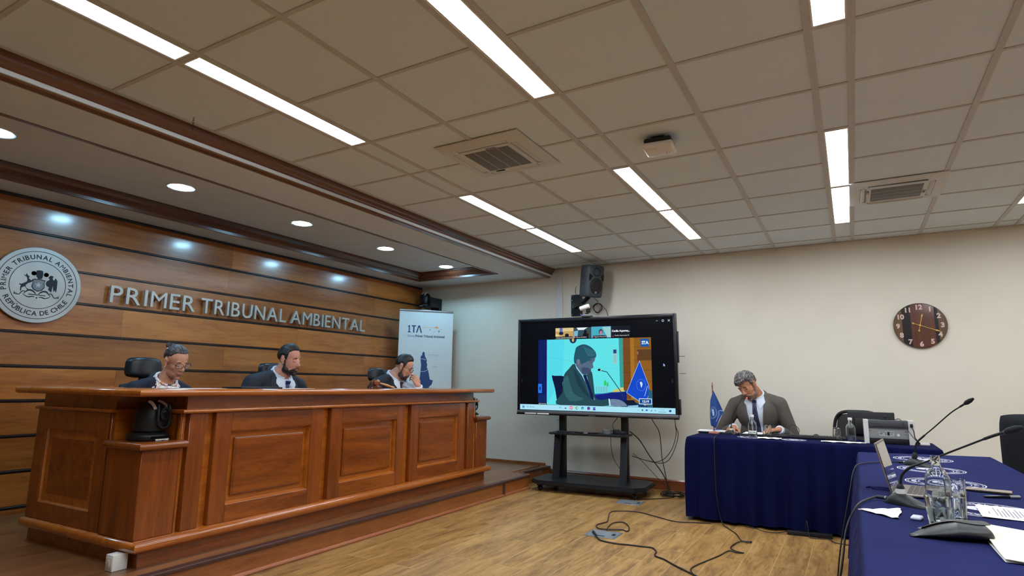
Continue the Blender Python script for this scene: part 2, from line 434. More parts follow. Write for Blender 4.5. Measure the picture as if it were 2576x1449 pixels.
# tray moulding
tr = MB(); zt = SZ+.11
pr = [(-.002, SZ-.008), (.022, SZ-.008), (.026, SZ+.004), (.02, SZ+.012), (-.004, SZ+.020), (-.012, SZ+.032), (-.03, SZ+.042), (-.046, SZ+.062),
      (-.056, SZ+.086), (-.078, SZ+.096), (-.078, zt), (-.002, zt)]
tr.sweep(pr, [(tx0, ty0), (tx1, ty0), (tx1, ty1), (tx0, ty1)], closed=True, side=1)
struct('trim_2', tr, M_trim)
# skirting on the back wall and cover strip
sk = MB()
sp = [(0, 0), (.016, 0), (.016, .075), (.02, .082), (.012, .09), (.02, .1), (.012, .112), (.006, .124), (0, .124)]
sk.sweep(sp, [(-3.56, WY), (RX, WY)], side=1)
struct('baseboard_back', sk, M_base)
sk = MB(); sk.sweep([(0, PLZ), (.012, PLZ), (.012, PLZ+.03), (0, PLZ+.034)], [(WX, WY), (-3.63, WY)], side=1)
struct('baseboard_stage', sk, M_riser)
cv = MB(); cv.bbox(-3.46, -3.367, WY-.028, WY, .76, CZ-.02, .004); cv.bbox(-3.445, -3.382, WY-.026, WY, 0.0, .755, .004)
struct('trim_3', cv, mat('cover_strip', (206, 206, 204), .5, var=.01))

# stage platform
pf = MB()
poly = [(WX, FY), (-3.43, FY), (-3.43, 5.83), (-3.43, 6.25), (-3.45, 6.42), (-3.62, 6.50), (-3.56, WY-.01), (WX, WY)]
pf.prism([(WX, FY), (-3.43, FY), (-3.43, 6.42), (-3.60, 6.55), (-3.56, WY-.001), (WX, WY-.001)], 0, PLZ-.012, 1)
y = WX
k = 0
while y < -3.46:                                  # stage boards run along the bench
    x1 = min(y+.14, -3.455)
    yy = FY+(k % 3)*.5
    ys = [FY]+[a for a in (yy+.9, yy+2.3, yy+3.9, yy+5.2, yy+6.9, yy+8.4, yy+9.8) if FY < a < 6.4]+[6.5 if x1 > -3.62 else WY-.002]
    for a, b in zip(ys, ys[1:]): pf.box(y, x1-.001, a, b-.001, PLZ-.012, PLZ, 0)
    y += .14; k += 1
plat = struct('floor_stage', pf, [M_plat, M_riser])
ns = MB()
ns.bbox(-3.475, -3.415, FY, 5.825, PLZ-.022, PLZ+.004, .006); ns.bbox(-3.475, -3.415, 5.84, 6.43, PLZ-.022, PLZ+.004, .006)
ns.bbox(-3.432, -3.412, 5.815, 5.85, .012, PLZ, .004)
for (a, b) in (((-3.43, 6.42), (-3.60, 6.55)), ((-3.60, 6.55), (-3.56, WY-.005))):
    d = Vector((b[0]-a[0], b[1]-a[1], 0)); L_ = d.length; T = Matrix.Translation((a[0], a[1], 0)) @ Matrix.Rotation(math.atan2(d.y, d.x), 4, 'Z')
    ns.bbox(0, L_, -.012, .04, PLZ-.022, PLZ+.004, .005, T=T)
struct('nosing', ns, M_nosing, plat)
bd = MB(); bd.tube([(-3.425, FY, .012), (-3.425, 6.43, .012)], .015, 8); struct('bead', bd, M_bead, plat, smooth=True)

# ================================================================ CEILING LIGHTS
def light_unit(x0, x1, y0, y1, label, first=[None]):
    cx, cy = (x0+x1)/2, (y0+y1)/2
    if first[0] is None:
        t = thing('linear_ceiling_light', label, 'ceiling light', (cx, cy, CZ), 0, 'recessed strip lights')
        f = MB(); W = .146; Lh = 1.192
        f.box(-W/2, W/2, -Lh/2, Lh/2, .03, .045)
        for s in (-1, 1):
            f.box(s*W/2, s*(W/2-.012), -Lh/2, Lh/2, -.002, .03); f.box(-W/2, W/2, s*Lh/2, s*(Lh/2-.012), -.002, .03)
        obj('housing', f, M_white, t, False)
        d = MB(); d.box(-W/2+.013, W/2-.013, -Lh/2+.013, Lh/2-.013, .004, .012); obj('diffuser', d, M_tubeL, t, False)
        first[0] = t
    else: t = dup(first[0], label, (cx, cy, CZ))
    return t
names = ['strip nearest the timber crown', 'second strip from the timber crown', 'third strip', 'fourth strip, far right', 'fifth strip']
for si, (x0, x1) in enumerate(strips):
    for r0_ in (-2, 0, 4, 6):
        pos = {-8: 'behind the viewer', -6: 'just behind the viewer', -2: 'overhead end', 0: 'near end', 4: 'far pair, nearer unit', 6: 'far pair, by the wall'}[r0_]
        light_unit(x0, x1, ry(r0_), ry(r0_+2), 'white recessed linear light, %s, %s' % (names[si], pos))
dl = None
for i, yy in enumerate((.22+.0, 1.47, 2.72, 3.98, 5.24, 6.47)):
    if i == 0: continue
    lb = ['', 'cool white round downlight cut by the left edge', 'cool white round downlight, second from left', 'cool white round downlight in the middle of the tray',
          'cool white round downlight, second from the far end', 'cool white round downlight nearest the banner corner'][i]
    if dl is None:
        dl = thing('downlight', lb, 'downlight', (-4.78, yy, SZ+.11), 0, 'round downlights in the tray')
        q = MB(); q.lathe([(.088, -.001), (.105, -.004), (.108, -.001), (.108, .0)], 32); obj('bezel', q, M_white, dl)
        q = MB(); q.lathe([(0.0, -.005), (.084, -.004), (.088, 0)], 32); obj('lens', q, M_spotL, dl)
    else: dup(dl, lb, (-4.78, yy, SZ+.11))
# ================================================================ JUDGES' BENCH
B0 = Vector((-3.607, 2.03, PLZ)); BRZ = math.atan2(.9997, -.0243)
BM = Matrix.Translation(B0) @ Matrix.Rotation(BRZ, 4, 'Z')
def bw(s, w, z): return BM @ Vector((s, w, z-PLZ))            # bench coordinates (world height) -> world
bench = thing('judges_bench', 'long reddish brown wooden judges bench with three raised panels on the stage', 'bench', B0, BRZ)
L = 3.82; S0, S1 = -.03, 3.86; W1 = 1.27
Zp, Zm, Zc1, Zc2, Zf, Zt0, Zt1 = .087, .152, .857, .882, .962, .962, 1.008
q = MB(); q.sweep([(0, 0), (0, Zp), (-.05, Zp), (-.05, 0)], [(0, W1), (0, 0), (L, 0), (L, W1)]); obj('plinth', q, M_benchh, bench, False)
q = MB(); pr = [(-.05, Zp)]+[(.026+.032*math.cos(a), (Zp+Zm)/2+(Zm-Zp)/2*math.sin(a)) for a in [(-90+i*22.5)*PI/180 for i in range(9)]]+[(-.05, Zm)]
q.sweep(pr, [(0, W1+.01), (0, 0), (1.0, 0), (2.1, 0), (L, 0), (L, W1+.01)]); obj('base_moulding', q, M_benchl, bench, True, 50)
# carcass behind the front
q = MB()
q.box(.19, 3.63, .042, .07, Zm, Zc1)
q.box(.19, .215, .02, .37, Zm, Zc1); q.box(3.61, 3.635, .02, .37, Zm, Zc1)
q.box(S0+.02, .215, .36, .39, Zm, Zc1); q.box(3.61, S1-.02, .36, .39, Zm, Zc1)
q.box(S0+.02, S0+.06, .39, W1, Zm, Zc1); q.box(S1-.06, S1-.02, .39, W1, Zm, Zc1)
obj('carcass', q, M_benchl, bench, False)  # recess floors take the lighter wood: their brightness is painted in
def pilaster(s0, s1, w0=0.0):
    q = MB(); q.bbox(s0, s1, w0, .045, Zm, Zc1, .004, 1); obj('pilaster', q, M_benchv, bench)
pilaster(.235, .348); pilaster(3.455, 3.575)
pilaster(.195, .207, .012)
def panel(s0, s1, a0, a1, T=None, thick=.045, zz=(.262, .730), parent=bench, vm=M_benchv, hm=M_benchh, label=None):
    e = bpy.data.objects.new('front_panel', None); COL.objects.link(e); e.parent = parent
    f = MB(); b0, b1 = zz
    if T: f.T = T
    f.bbox(s0, a0, 0, thick, Zm, Zc1, .003, 1, 0); f.bbox(a1, s1, 0, thick, Zm, Zc1, .003, 1, 0)
    f.bbox(a0, a1, 0.0005, thick, Zm, b0, .003, 1, 1); f.bbox(a0, a1, .0005, thick, b1, Zc1, .003, 1, 1)
    o = obj('panel_frame', f, [vm, hm], parent, True, 30)
    g = MB()
    if T: g.T = T
    i = .05; d = .013
    A = (a0+i, b0+i-.004, a1-i, b1-i+.004)
    # raised field with a bevelled step
    def ring(x0, z0, x1, z1, w): return [(x0, w, z0), (x1, w, z0), (x1, w, z1), (x0, w, z1)]
    v = ring(*A, .0405)+ring(*A, .028)+ring(A[0]+d*.4, A[1]+d*.4, A[2]-d*.4, A[3]-d*.4, .026)+ring(A[0]+d, A[1]+d, A[2]-d, A[3]-d, .018)
    fs = []
    for k in range(3):
        for j in range(4): fs.append((k*4+j, k*4+(j+1) % 4, k*4+4+(j+1) % 4, k*4+4+j))
    fs.append((12, 13, 14, 15)); g.add(v, fs)
    obj('raised_field', g, hm, o, False)
    h = MB()
    if T: h.T = T
    # sloping bead round the opening
    v = ring(a0-.001, b0-.001, a1+.001, b1+.001, .006)+ring(a0+.012, b0+.012, a1-.012, b1-.012, .04)
    fs = [(j, (j+1) % 4, 4+(j+1) % 4, 4+j) for j in range(4)]
    h.add(v, fs)
    obj('opening_bead', h, M_benchl, o, False)
    bpy.data.objects.remove(e)
panel(.417, 1.35, .535, 1.226); panel(1.432, 2.363, 1.555, 2.25); panel(2.457, 3.40, 2.58, 3.268)
# side panels (left and right ends)
TL = Matrix.Translation((S0-.001, W1+0, 0)) @ Matrix.Rotation(-PI/2, 4, 'Z')
panel(0.0, .90, .13, .76, TL)
q = MB(); q.bbox(S0-.001, S0+.03, .39, .365, Zm, Zc1, .003, 1); obj('pilaster', q, M_benchv, bench)
TR = Matrix.Translation((S1+.001, W1-.9, 0)) @ Matrix.Rotation(PI/2, 4, 'Z')
panel(0.0, .90, .13, .76, TR)
# corner pedestals that carry the cameras
for a, b in ((-.04, .19), (3.632, 3.865)):
    q = MB(); q.bbox(a, b, .001, .355, Zm, .652, .004, 1); o = obj('pedestal', q, M_benchv, bench)
    q = MB(); c, d = a-.005, b+.005
    pr = [(-.02, .652)]+[(.012+.022*math.cos(t), .675+.023*math.sin(t)) for t in [(-90+i*30)*PI/180 for i in range(7)]]+[(-.02, .698)]
    q.sweep(pr, [(a, .355), (a, 0), (b, 0), (b, .355)]); q.box(a+.0, b-.0, 0, .355, .653, .6975)
    obj('pedestal_cap', q, M_benchh, o, True, 50)
path = [(S0, W1), (S0, .36), (.2, .36), (.2, 0), (3.625, 0), (3.625, .36), (S1, .36), (S1, W1)]
q = MB(); pr = [(-.06, Zc1)]+[(.012+.014*math.cos(t), (Zc1+Zc2)/2+.0125*math.sin(t)) for t in [(-90+i*30)*PI/180 for i in range(7)]]+[(-.06, Zc2)]
q.sweep(pr, path); obj('frieze_moulding', q, M_benchl, bench, True, 50)
q = MB(); q.sweep([(-.025, Zc2), (-.025, Zf), (-.055, Zf), (-.055, Zc2)], path); obj('frieze', q, M_benchh, bench, False)
# counter: U shaped top with a round nosing
q = MB(); hm_ = (Zt0+Zt1)/2; hr = (Zt1-Zt0)/2
cp = [(-.10, 1.43), (-.10, -.04), (1.9, -.04), (3.905, -.04), (3.905, 1.43)]
pr = [(-.40, Zt0+.004)]+[(hr*.9*math.cos(t), hm_+hr*math.sin(t)) for t in [(-90+i*22.5)*PI/180 for i in range(9)]]+[(-.40, Zt1)]
q.sweep(pr, cp); obj('counter_top', q, M_benchl, bench, True, 50)
q = MB(); q.box(.35, 3.45, .36, .95, .72, .75); q.box(.35, .39, .1, .9, .02, .72); q.box(3.41, 3.45, .1, .9, .02, .72); obj('worktop', q, M_benchh, bench, False)

# white socket box at the foot of the bench
q = MB(); q.bbox(-.042, .042, -.035, .035, 0, .088, .004)
bx = thing('socket_box', 'white plastic socket box on the stage at the foot of the bench corner', 'socket', bw(-.065, .085, PLZ), BRZ)
o = obj('body', q, M_white, bx)
q = MB(); q.bbox(-.030, .030, -.038, -.034, .014, .074, .002); q.bbox(-.014, .014, -.041, -.037, .026, .062, .002)
for s in (-1, 1): q.ball((s*.022, -.0385, .044), .002)
o2 = obj('cover_plate', q, M_offw, bx)
o2.rotation_euler = (0, 0, -PI/2); o2.location = (-.006, 0, 0)

# ---------------------------------------------------------------- PTZ cameras
def ptz(label, loc, rz, head_rz=0, upside=False):
    t = thing('ptz_camera', label, 'camera', loc, rz, 'black robotic video cameras')
    q = MB(); q.lathe([(.0, 0), (.072, 0), (.076, .004), (.078, .018), (.074, .026), (.066, .031), (.05, .034), (0, .034)], 40)
    obj('base', q, M_black, t)
    q = MB(); q.box(-.03, .03, -.0795, -.07, .009, .02); q.ball((.040, -.068, .015), .004); obj('receiver_window', q, M_blackg, t, False)
    q = MB(); add_text(q, 'datavideo', .014, .0, .002, 0, ext=.0004, bold=.0004, T=Matrix.Translation((0.012, -.0775, 0)) @ FLATXZ); obj('lettering', q, M_white, t, False)
    h = MB(); n = 44
    # yoke: upright rounded drum, open slot at the front with the lens barrel
    h.lathe([(0, .034), (.050, .034), (.056, .04), (.058, .06), (.058, .10), (.055, .126), (.044, .148), (.028, .159), (0, .163)], 40)
    hd = obj('head', h, M_black, t, True, 35); hd.rotation_euler = (0, 0, head_rz)
    q = MB()
    def slot(u, v):
        a = PI*u; x = .030*math.cos(a); return (x, -.0, 0)
    # U-shaped rim around the slot
    P = [(-.029, -.056, .150), (-.033, -.062, .125), (-.034, -.0635, .095), (-.031, -.0645, .075), (-.02, -.066, .058), (0, -.067, .052), (.02, -.066, .058), (.031, -.0645, .075), (.034, -.0635, .095), (.033, -.062, .125), (.029, -.056, .150)]
    q.tube(spline(P, 4), .0055, 8); obj('slot_rim', q, M_dark, hd)
    q = MB(); q.lathe([(0, 0), (.028, 0), (.028, .034), (.0, .034)], 24, T=Matrix.Translation((0, -.036, .112)) @ Matrix.Rotation(PI/2, 4, 'X'))
    o = obj('lens_barrel', q, M_dark, hd)
    q = MB(); q.lathe([(.0, .003), (.012, .002), (.019, .0), (.019, -.003)], 24, T=Matrix.Translation((0, -.071, .112)) @ Matrix.Rotation(PI/2, 4, 'X')); obj('lens_glass', q, M_blackg, hd)
    for s in (-1, 1):
        q = MB()
        def pl(u, v, s=s):
            a = .30+.62*u; return Vector((s*(.050-.024*u+.003)+(v-.5)*.014, -.032+.018*(1-u)-.006, .118+.046*u)) 
        pts = [Vector((s*(.036+.0), -.050, .132)), Vector((s*.034, -.040, .147)), Vector((s*.030, -.026, .158)), Vector((s*.026, -.010, .1635))]
        q.tube(pts, .0062, 6)
        obj('head_stripe', q, M_white, hd)
    return t
p1 = ptz('black robotic camera on the left corner pedestal of the bench', bw(.085, .17, .698+PLZ), BRZ, .35)
p1.scale = (1.5, 1.5, 1.42)
p2 = ptz('black robotic camera on the far right corner pedestal of the bench', bw(3.75, .17, .698+PLZ), BRZ, 1.2)
p2.scale = (1.3, 1.3, 1.3)
p3 = ptz('black robotic camera on a bracket high in the corner above the banner', (-5.60, 7.09, 2.375), -.2, .0)
p3.scale = (1.28, 1.28, 1.3)
q = MB(); q.box(-.10, .13, -.12, .12, -.012, 0); q.box(.095, .13, -.10, .17, 0, .13); q.box(-.02, .13, .10, .17, -.06, 0)
one('camera_bracket', q, M_black, 'black wall bracket holding the corner camera above the banner', 'bracket', (-5.55, 7.09, 2.372))

# ---------------------------------------------------------------- gavel on its block
gp = bw(2.07, .12, PLZ+1.008)
q = MB(); q.lathe([(0, 0), (.058, 0), (.06, .006), (.054, .012), (.056, .018), (.05, .026), (.03, .028), (0, .028)], 32)
M_gav = wood('gavel_wood', (150, 80, 40), (100, 48, 24), 'X', 20, 6, rough=.25, coat=.6, tone=0)
one('sounding_block', q, wood('block_wood', (96, 40, 26), (60, 24, 18), 'X', 20, 6, rough=.25, coat=.5, tone=0), 'round dark sounding block under the gavel on the bench', 'sounding block', gp)
gv = thing('gavel', 'wooden gavel resting on its round block on the bench', 'gavel', gp+Vector((-.0, 0, .028)), math.radians(65))
q = MB(); q.lathe([(0, -.045), (.022, -.045), (.027, -.041), (.027, -.034), (.023, -.031), (.026, -.026), (.026, -.010), (.022, -.006), (.022, .006), (.026, .010), (.026, .026), (.023, .031), (.027, .034), (.027, .041), (.022, .045), (0, .045)], 28,
             T=Matrix.Translation((0, 0, .027)) @ Matrix.Rotation(PI/2, 4, 'X') @ Matrix.Rotation(PI/2, 4, 'Z'))
obj('head', q, M_gav, gv)
q = MB(); q.tube([(.02, 0, .024), (.06, 0, .016), (.11, 0, .003), (.155, 0, -.011), (.165, 0, -.0135), (.18, 0, -.017)], [.006, .008, .0105, .008, .0105, .008], 12, round_=True)
obj('handle', q, wood('gavel_handle_wood', (212, 158, 92), (178, 120, 62), 'X', 20, 6, rough=.3, coat=.5, tone=0), gv)
# papers on the bench top
for i, (s, w, a, sx, sy, lb) in enumerate(((1.12, .03, .04, .30, .21, 'white sheet of paper on the bench in front of the middle judge'), (.36, .07, -.05, .34, .2, 'white paper on the bench before the judge with pinned-up hair'),
                               (2.62, .07, .1, .28, .2, 'sheet of paper on the bench before the judge resting his chin'))):
    q = MB(); q.box(-sx/2, sx/2, -sy/2, sy/2, 0, .0012)
    one('paper_sheet', q, M_paper, lb, 'paper', bw(s, w+.11, PLZ+1.008), BRZ+a, 'papers on the bench top', smooth=False)
q = MB(); q.bbox(-.17, .17, -.11, .11, 0, .012, .003)
one('folder', q, M_black, 'thin black folder lying on the bench right of the judge with glasses and pinned-up hair', 'folder', bw(.80, .16, PLZ+1.008), BRZ-.03)
# ================================================================ SEAL AND LETTERS ON THE TIMBER WALL
M_steel = mat('brushed_steel', (178, 176, 172), .42, metal=.55, var=.05, scale=4)
M_steel2 = mat('letter_steel', (186, 182, 174), .4, metal=.45, var=.03, scale=8)
M_ink = mat('engraved_black', (24, 26, 34), .6, var=0)
# seal faces +x; drawing x -> world y, drawing y -> z, layer -> +x
FY_ = Matrix(((0, 0, 1, 0), (1, 0, 0, 0), (0, 1, 0, 0), (0, 0, 0, 1)))
seal = thing('court_seal', 'round brushed steel court seal on the timber wall at the left', 'emblem', (WX, 2.203, 1.98))
q = MB(); q.lathe([(0, .024), (.306, .024), (.313, .027), (.314, .034), (.310, .038), (0, .038)], 72, T=FY_); obj('disc', q, M_steel, seal)
q = MB()
for r in (.278, .195):
    q.lathe([(r-.0022, .0378), (r-.0022, .0392), (r+.0022, .0392), (r+.0022, .0378)], 80, T=FY_)
obj('ring', q, M_ink, seal)
def arc_text(mb, s, size, R, a_mid, inner=False, T=None, z=.0385, bold=.0, sp=1.0):
    # each letter placed on a circle
    ws = []
    for ch in s:
        if ch == ' ': ws.append((None, None, size*.32)); continue
        vs, fs = text_mesh(ch, size, .0004, 'LEFT', bold); xs = [v.x for v in vs]
        ws.append(([v-Vector(((max(xs)+min(xs))/2, 0, 0)) for v in vs], fs, (max(xs)-min(xs))+size*.13*sp))
    tot = sum(x[2] for x in ws)/R; pos = -tot/2
    for vs, fs, wd in ws:
        a = (pos+wd/R/2); pos += wd/R
        if vs is None: continue
        if not inner: ang = a_mid-a; M_ = Matrix.Translation((R*math.cos(ang), R*math.sin(ang), z)) @ Matrix.Rotation(ang-PI/2, 4, 'Z')
        else: ang = a_mid+a; M_ = Matrix.Translation((R*math.cos(ang), R*math.sin(ang), z)) @ Matrix.Rotation(ang+PI/2, 4, 'Z')
        mb.add(vs, fs, 0, T @ M_)
q = MB()
arc_text(q, 'PRIMER TRIBUNAL AMBIENTAL', .052, .216, PI/2, False, FY_, bold=.001)
arc_text(q, 'REPÚBLICA DE CHILE', .052, .253, -PI/2, True, FY_, bold=.001)
obj('lettering', q, M_ink, seal, False)
def poly(mb, pts, z, m=0, T=None, th=.0008):
    """flat printed shape (any outline), ear-clipped"""
    from mathutils.geometry import tessellate_polygon
    P = [Vector((p[0], p[1], 0)) for p in pts]
    tris = tessellate_polygon([P]); mb.add([Vector((p.x, p.y, z)) for p in P], [tuple(t) for t in tris], m, T)
crest = MB(); sh = lambda L_: [(a+.012, b) for a, b in L_]
poly(crest, sh([(-.118,.076),(-.106,.065),(-.101,.086),(-.09,.068),(-.077,.06),(-.084,.047),(-.065,.032),(-.039,.052),(-.036,.047),(-.049,.032),(-.06,.018),(-.083,.005),(-.097,-.013),(-.092,-.032),(-.073,-.044),(-.078,-.05),(-.085,-.045),(-.102,-.023),(-.122,-.036),(-.122,-.066),(-.13,-.057),(-.131,-.033),(-.128,-.019),(-.143,-.01),(-.138,-.004),(-.126,-.007),(-.092,.018),(-.091,.038),(-.099,.057),(-.112,.062)]), .0388, 0, FY_)
poly(crest, sh([(.051,.074),(.066,.092),(.086,.088),(.082,.066),(.093,.053),(.103,.075),(.119,.052),(.121,0),(.12,-.046),(.107,-.028),(.1,-.044),(.09,.006),(.085,-.05),(.069,-.038),(.059,-.024),(.065,-.008),(.047,-.001),(.037,.018),(.043,.039),(.062,.055)]), .0388, 0, FY_)
poly(crest, sh([(-.038,.09),(-.038,.117),(-.014,.124),(.007,.12),(.012,.101),(.012,.078),(.007,.054),(-.018,.05),(-.033,.068)]), .0388, 0, FY_)
for cx in (-.052, .034):
    crest.lathe([(0, .0389), (.018, .0389)], 20, T=FY_ @ Matrix.Translation((cx+.012, .092, 0)))
def ribbon(mb, pts, wd, z, T, m=0, n=6):
    S = spline([(a, b, 0) for a, b in pts], n); vs = []; fs = []
    for i, p in enumerate(S):
        d = (S[min(i+1, len(S)-1)]-S[max(i-1, 0)]).normalized(); nn = Vector((-d.y, d.x, 0)); t = i/(len(S)-1)
        ww = wd*(.35+.65*math.sin(PI*min(max(t, .05), .95))); vs += [p+nn*ww/2+Vector((0, 0, z)), p-nn*ww/2+Vector((0, 0, z))]
        if i: fs.append((2*i-2, 2*i-1, 2*i+1, 2*i))
    mb.add(vs, fs, m, T)
for s in (-1, 1):
    ribbon(crest, [(s*.152, -.088), (s*.138, -.094), (s*.118, -.088), (s*.104, -.066), (s*.088, -.062), (s*.086, -.078), (s*.1, -.08)], .007, .0388, FY_)
    ribbon(crest, [(s*.082, -.07), (s*.062, -.05), (s*.034, -.052), (s*.008, -.076)], .014, .0388, FY_)
    ribbon(crest, [(s*.095, -.088), (s*.06, -.105), (s*.03, -.098), (s*.014, -.102)], .009, .0388, FY_)
    ribbon(crest, [(s*.16, -.072), (s*.15, -.08), (s*.155, -.09), (s*.14, -.086), (s*.122, -.096)], .006, .0388, FY_)
crest.box(-.06, .06, -.086, -.079, .0386, .039, 0, FY_); crest.lathe([(0, .0389), (.006, .0389)], 12, T=FY_ @ Matrix.Translation((0, -.106, 0)))
obj('crest', crest, M_ink, seal, False)
q = MB(); q2 = MB()
shp = [(-.045, .044), (-.02, .048), (.0, .052), (.022, .048), (.047, .044), (.04, .022), (.046, -.018), (.03, -.042), (.0, -.056), (-.03, -.042), (-.046, -.018), (-.04, .022)]
poly(q, shp, .0394, 0, FY_); poly(q2, [(a*.86, b*.86) for a, b in shp], .0398, 0, FY_)
st = [((.026 if i % 2 == 0 else .010)*math.sin(i*PI/5), (.026 if i % 2 == 0 else .010)*math.cos(i*PI/5)) for i in range(10)]
poly(q2, st, .0402, 1, FY_)
sh_ = obj('shield', q, M_ink, seal, False); obj('shield_face', q2, [mat('shield_hatch', (120, 122, 126), .5, var=.1, scale=200), M_steel], sh_, False)

sign = thing('wall_lettering', 'raised steel letters reading PRIMER TRIBUNAL AMBIENTAL on the timber wall', 'sign', (WX, 2.72, 1.90))
def letters(word, y0, y1):
    size = .2215; info = []
    for ch in word:
        vs, fs = text_mesh(ch, size, .0135, 'LEFT', .0012); xs = [v.x for v in vs]; info.append((vs, fs, min(xs), max(xs)))
    gap = .030; tot = sum(b-a for _, _, a, b in info)+gap*(len(word)-1); k = (y1-y0)/tot; p = y0
    for ch, (vs, fs, a, b) in zip(word, info):
        m = MB(); m.add([Vector(((v.x-a)*k, v.y, v.z+.045)) for v in vs], fs, 0, FY_)
        o = obj('letter', m, M_steel2, sign, False); o.location = (0, p-2.72, .008); p += (b-a+gap)*k
letters('PRIMER', 2.745, 3.545); letters('TRIBUNAL', 3.605, 4.665); letters('AMBIENTAL', 4.735, 5.975)
# ================================================================ DISPLAY ON ITS CART
TVR = math.atan2(.141, 2.28)
def hit(px_dir, y):  # unused helper kept minimal
    return None
TVP = Vector((-3.625, 6.470, 2.030))     # top left front corner of the display
TVM = Matrix.Translation(TVP) @ Matrix.Rotation(TVR, 4, 'Z')
tv = thing('wall_display', 'large black flat display showing a video call, standing on a black rolling cart', 'television', TVP, TVR)
TW, TH = 1.96, 1.17
q = MB()
# bezel frame (x to the right, z up, front at y=0, depth behind)
q.bbox(0, .036, 0, .05, -TH, 0, .006); q.bbox(TW-.036, TW, 0, .05, -TH, 0, .006); q.bbox(.02, TW-.02, 0, .05, -.045, 0, .006)
q.bbox(.02, TW-.02, 0, .05, -TH, -1.112, .004)
q.bbox(.012, TW-.012, .02, .085, -TH+.01, -.01, .012)
obj('housing', q, mat('display_black', (16, 18, 24), .3, var=0), tv)
q = MB(); q.bbox(.004, TW-.004, -.012, .0, -1.150, -1.121, .004); obj('silver_strip', q, mat('display_silver', (112, 112, 118), .4, metal=.4, var=0), tv)
q = MB(); q.bbox(.0, TW, -.016, .01, -TH, -1.150, .004); obj('pen_tray', q, M_blackg, tv)
q = MB()
add_text(q, 'ViewSonic', .02, .97, -1.166, 0, ext=.0003, T=Matrix.Translation((0, -.0165, 0)) @ FLATXZ)
for i in range(9): q.lathe([(0, .0002), (.0035, .0002)], 8, T=Matrix.Translation((1.66+i*.03, -.0165, -1.16)) @ Matrix.Rotation(PI/2, 4, 'X'))
obj('lettering', q, M_grey, tv, False)
q = MB(); q.bbox(TW-.0, TW+.012, .02, .07, -.55, -.2, .004); obj('side_speaker', q, M_black, tv)
q = MB(); q.bbox(TW, TW+.016, .02, .07, -1.12, -.95, .004); obj('side_port_cover', q, M_black, tv)
# screen picture
PAL = {}
def sc(c, es=.62):
    k = (c, es)
    if k not in PAL: PAL[k] = flat('screen_%02x%02x%02x' % c, c, es)
    return PAL[k]
class Pic:
    def __init__(s, T, es=.62, printed=False): s.mb = MB(); s.mats = []; s.T = T; s.n = 0; s.es = es; s.p = printed
    def mi(s, c):
        m = sc(c, s.es) if not s.p else ink(c)
        if m not in s.mats: s.mats.append(m)
        return s.mats.index(m)
    def z(s): s.n += 1; return .0003+.00006*s.n
    def poly(s, pts, c): poly(s.mb, pts, s.z(), s.mi(c), s.T)
    def rect(s, x0, y0, x1, y1, c): s.poly([(x0, y0), (x1, y0), (x1, y1), (x0, y1)], c)
    def sp(s, pts, c, n=4): s.poly([(p.x, p.y) for p in spline([(a, b, 0) for a, b in pts], n, True)], c)
    def disc(s, x, y, r, c, ry=None, n=20): s.poly([(x+r*math.cos(2*PI*i/n), y+(ry or r)*math.sin(2*PI*i/n)) for i in range(n)], c)
    def line(s, pts, wd, c):
        z = s.z(); m = s.mi(c)
        for a, b in zip(pts, pts[1:]):
            d = Vector((b[0]-a[0], b[1]-a[1], 0)); 
            if d.length < 1e-6: continue
            nn = Vector((-d.y, d.x, 0)).normalized()*wd/2; A = Vector((a[0], a[1], z)); B = Vector((b[0], b[1], z))
            s.mb.add([A+nn, A-nn, B-nn, B+nn], [(0, 1, 2, 3)], m, s.T)
    def text(s, t, size, x, y, c, align='CENTER', bold=0, width=None, rot=0):
        add_text(s.mb, t, size, x, y, s.z(), s.mi(c), 0, align, bold, width, T=s.T, rot=rot)
    def obj(s, name, parent): return obj(name, s.mb, s.mats, parent, False)
INK = {}
def ink(c):
    if c not in INK: INK[c] = flat('print_%02x%02x%02x' % c, c, 0, .6)
    return INK[c]
def disp(x, y): return x, y
S = Pic(Matrix.Translation((0, .016, 0)) @ FLATXZ, 1.0)
S.rect(.035, -1.113, 1.925, -.044, (3, 5, 12))
# shared camera picture
S.rect(.275, -1.045, 1.672, -.262, (20, 60, 110))
S.rect(.275, -1.045, .39, -.262, (8, 28, 96)); S.rect(.275, -.91, .325, -.80, (40, 120, 240)); S.rect(.292, -.875, .308, -.835, (10, 40, 120)); S.rect(.275, -1.045, .39, -.93, (12, 40, 100))
S.rect(.39, -1.045, 1.31, -.262, (96, 226, 232)); S.poly([(.39, -.262), (.62, -.262), (.60, -.7), (.39, -1.045)], (84, 218, 236))
S.line([(.39, -.47), (.74, -.53)], .002, (60, 170, 190)); S.line([(1.02, -.60), (1.30, -.62)], .002, (80, 190, 200)); S.line([(1.05, -.262), (1.29, -.40)], .002, (80, 190, 200))
S.poly([(1.296, -.262), (1.345, -.262), (1.345, -.95), (1.305, -.93)], (52, 156, 150))
S.poly([(1.345, -.262), (1.672, -.262), (1.672, -1.045), (1.345, -.96)], (140, 92, 32))
S.poly([(1.345, -.262), (1.43, -.262), (1.43, -.96), (1.345, -.94)], (118, 72, 30)); S.rect(1.43, -.96, 1.475, -.262, (164, 112, 34))
for y in (-.40, -.55, -.66, -.78, -.9): S.line([(1.345, y), (1.43, y-.004)], .003, (70, 42, 20)); S.line([(1.475, y+.03), (1.672, y+.025)], .003, (84, 56, 20))
S.rect(1.51, -.52, 1.672, -.40, (92, 62, 34))
S.rect(1.224, -.565, 1.272, -.39, (150, 205, 205)); S.rect(1.229, -.44, 1.268, -.395, (30, 70, 130)); 
for k in range(6): S.line([(1.232, -.46-.015*k), (1.266, -.463-.015*k)], .003, (70, 140, 150))
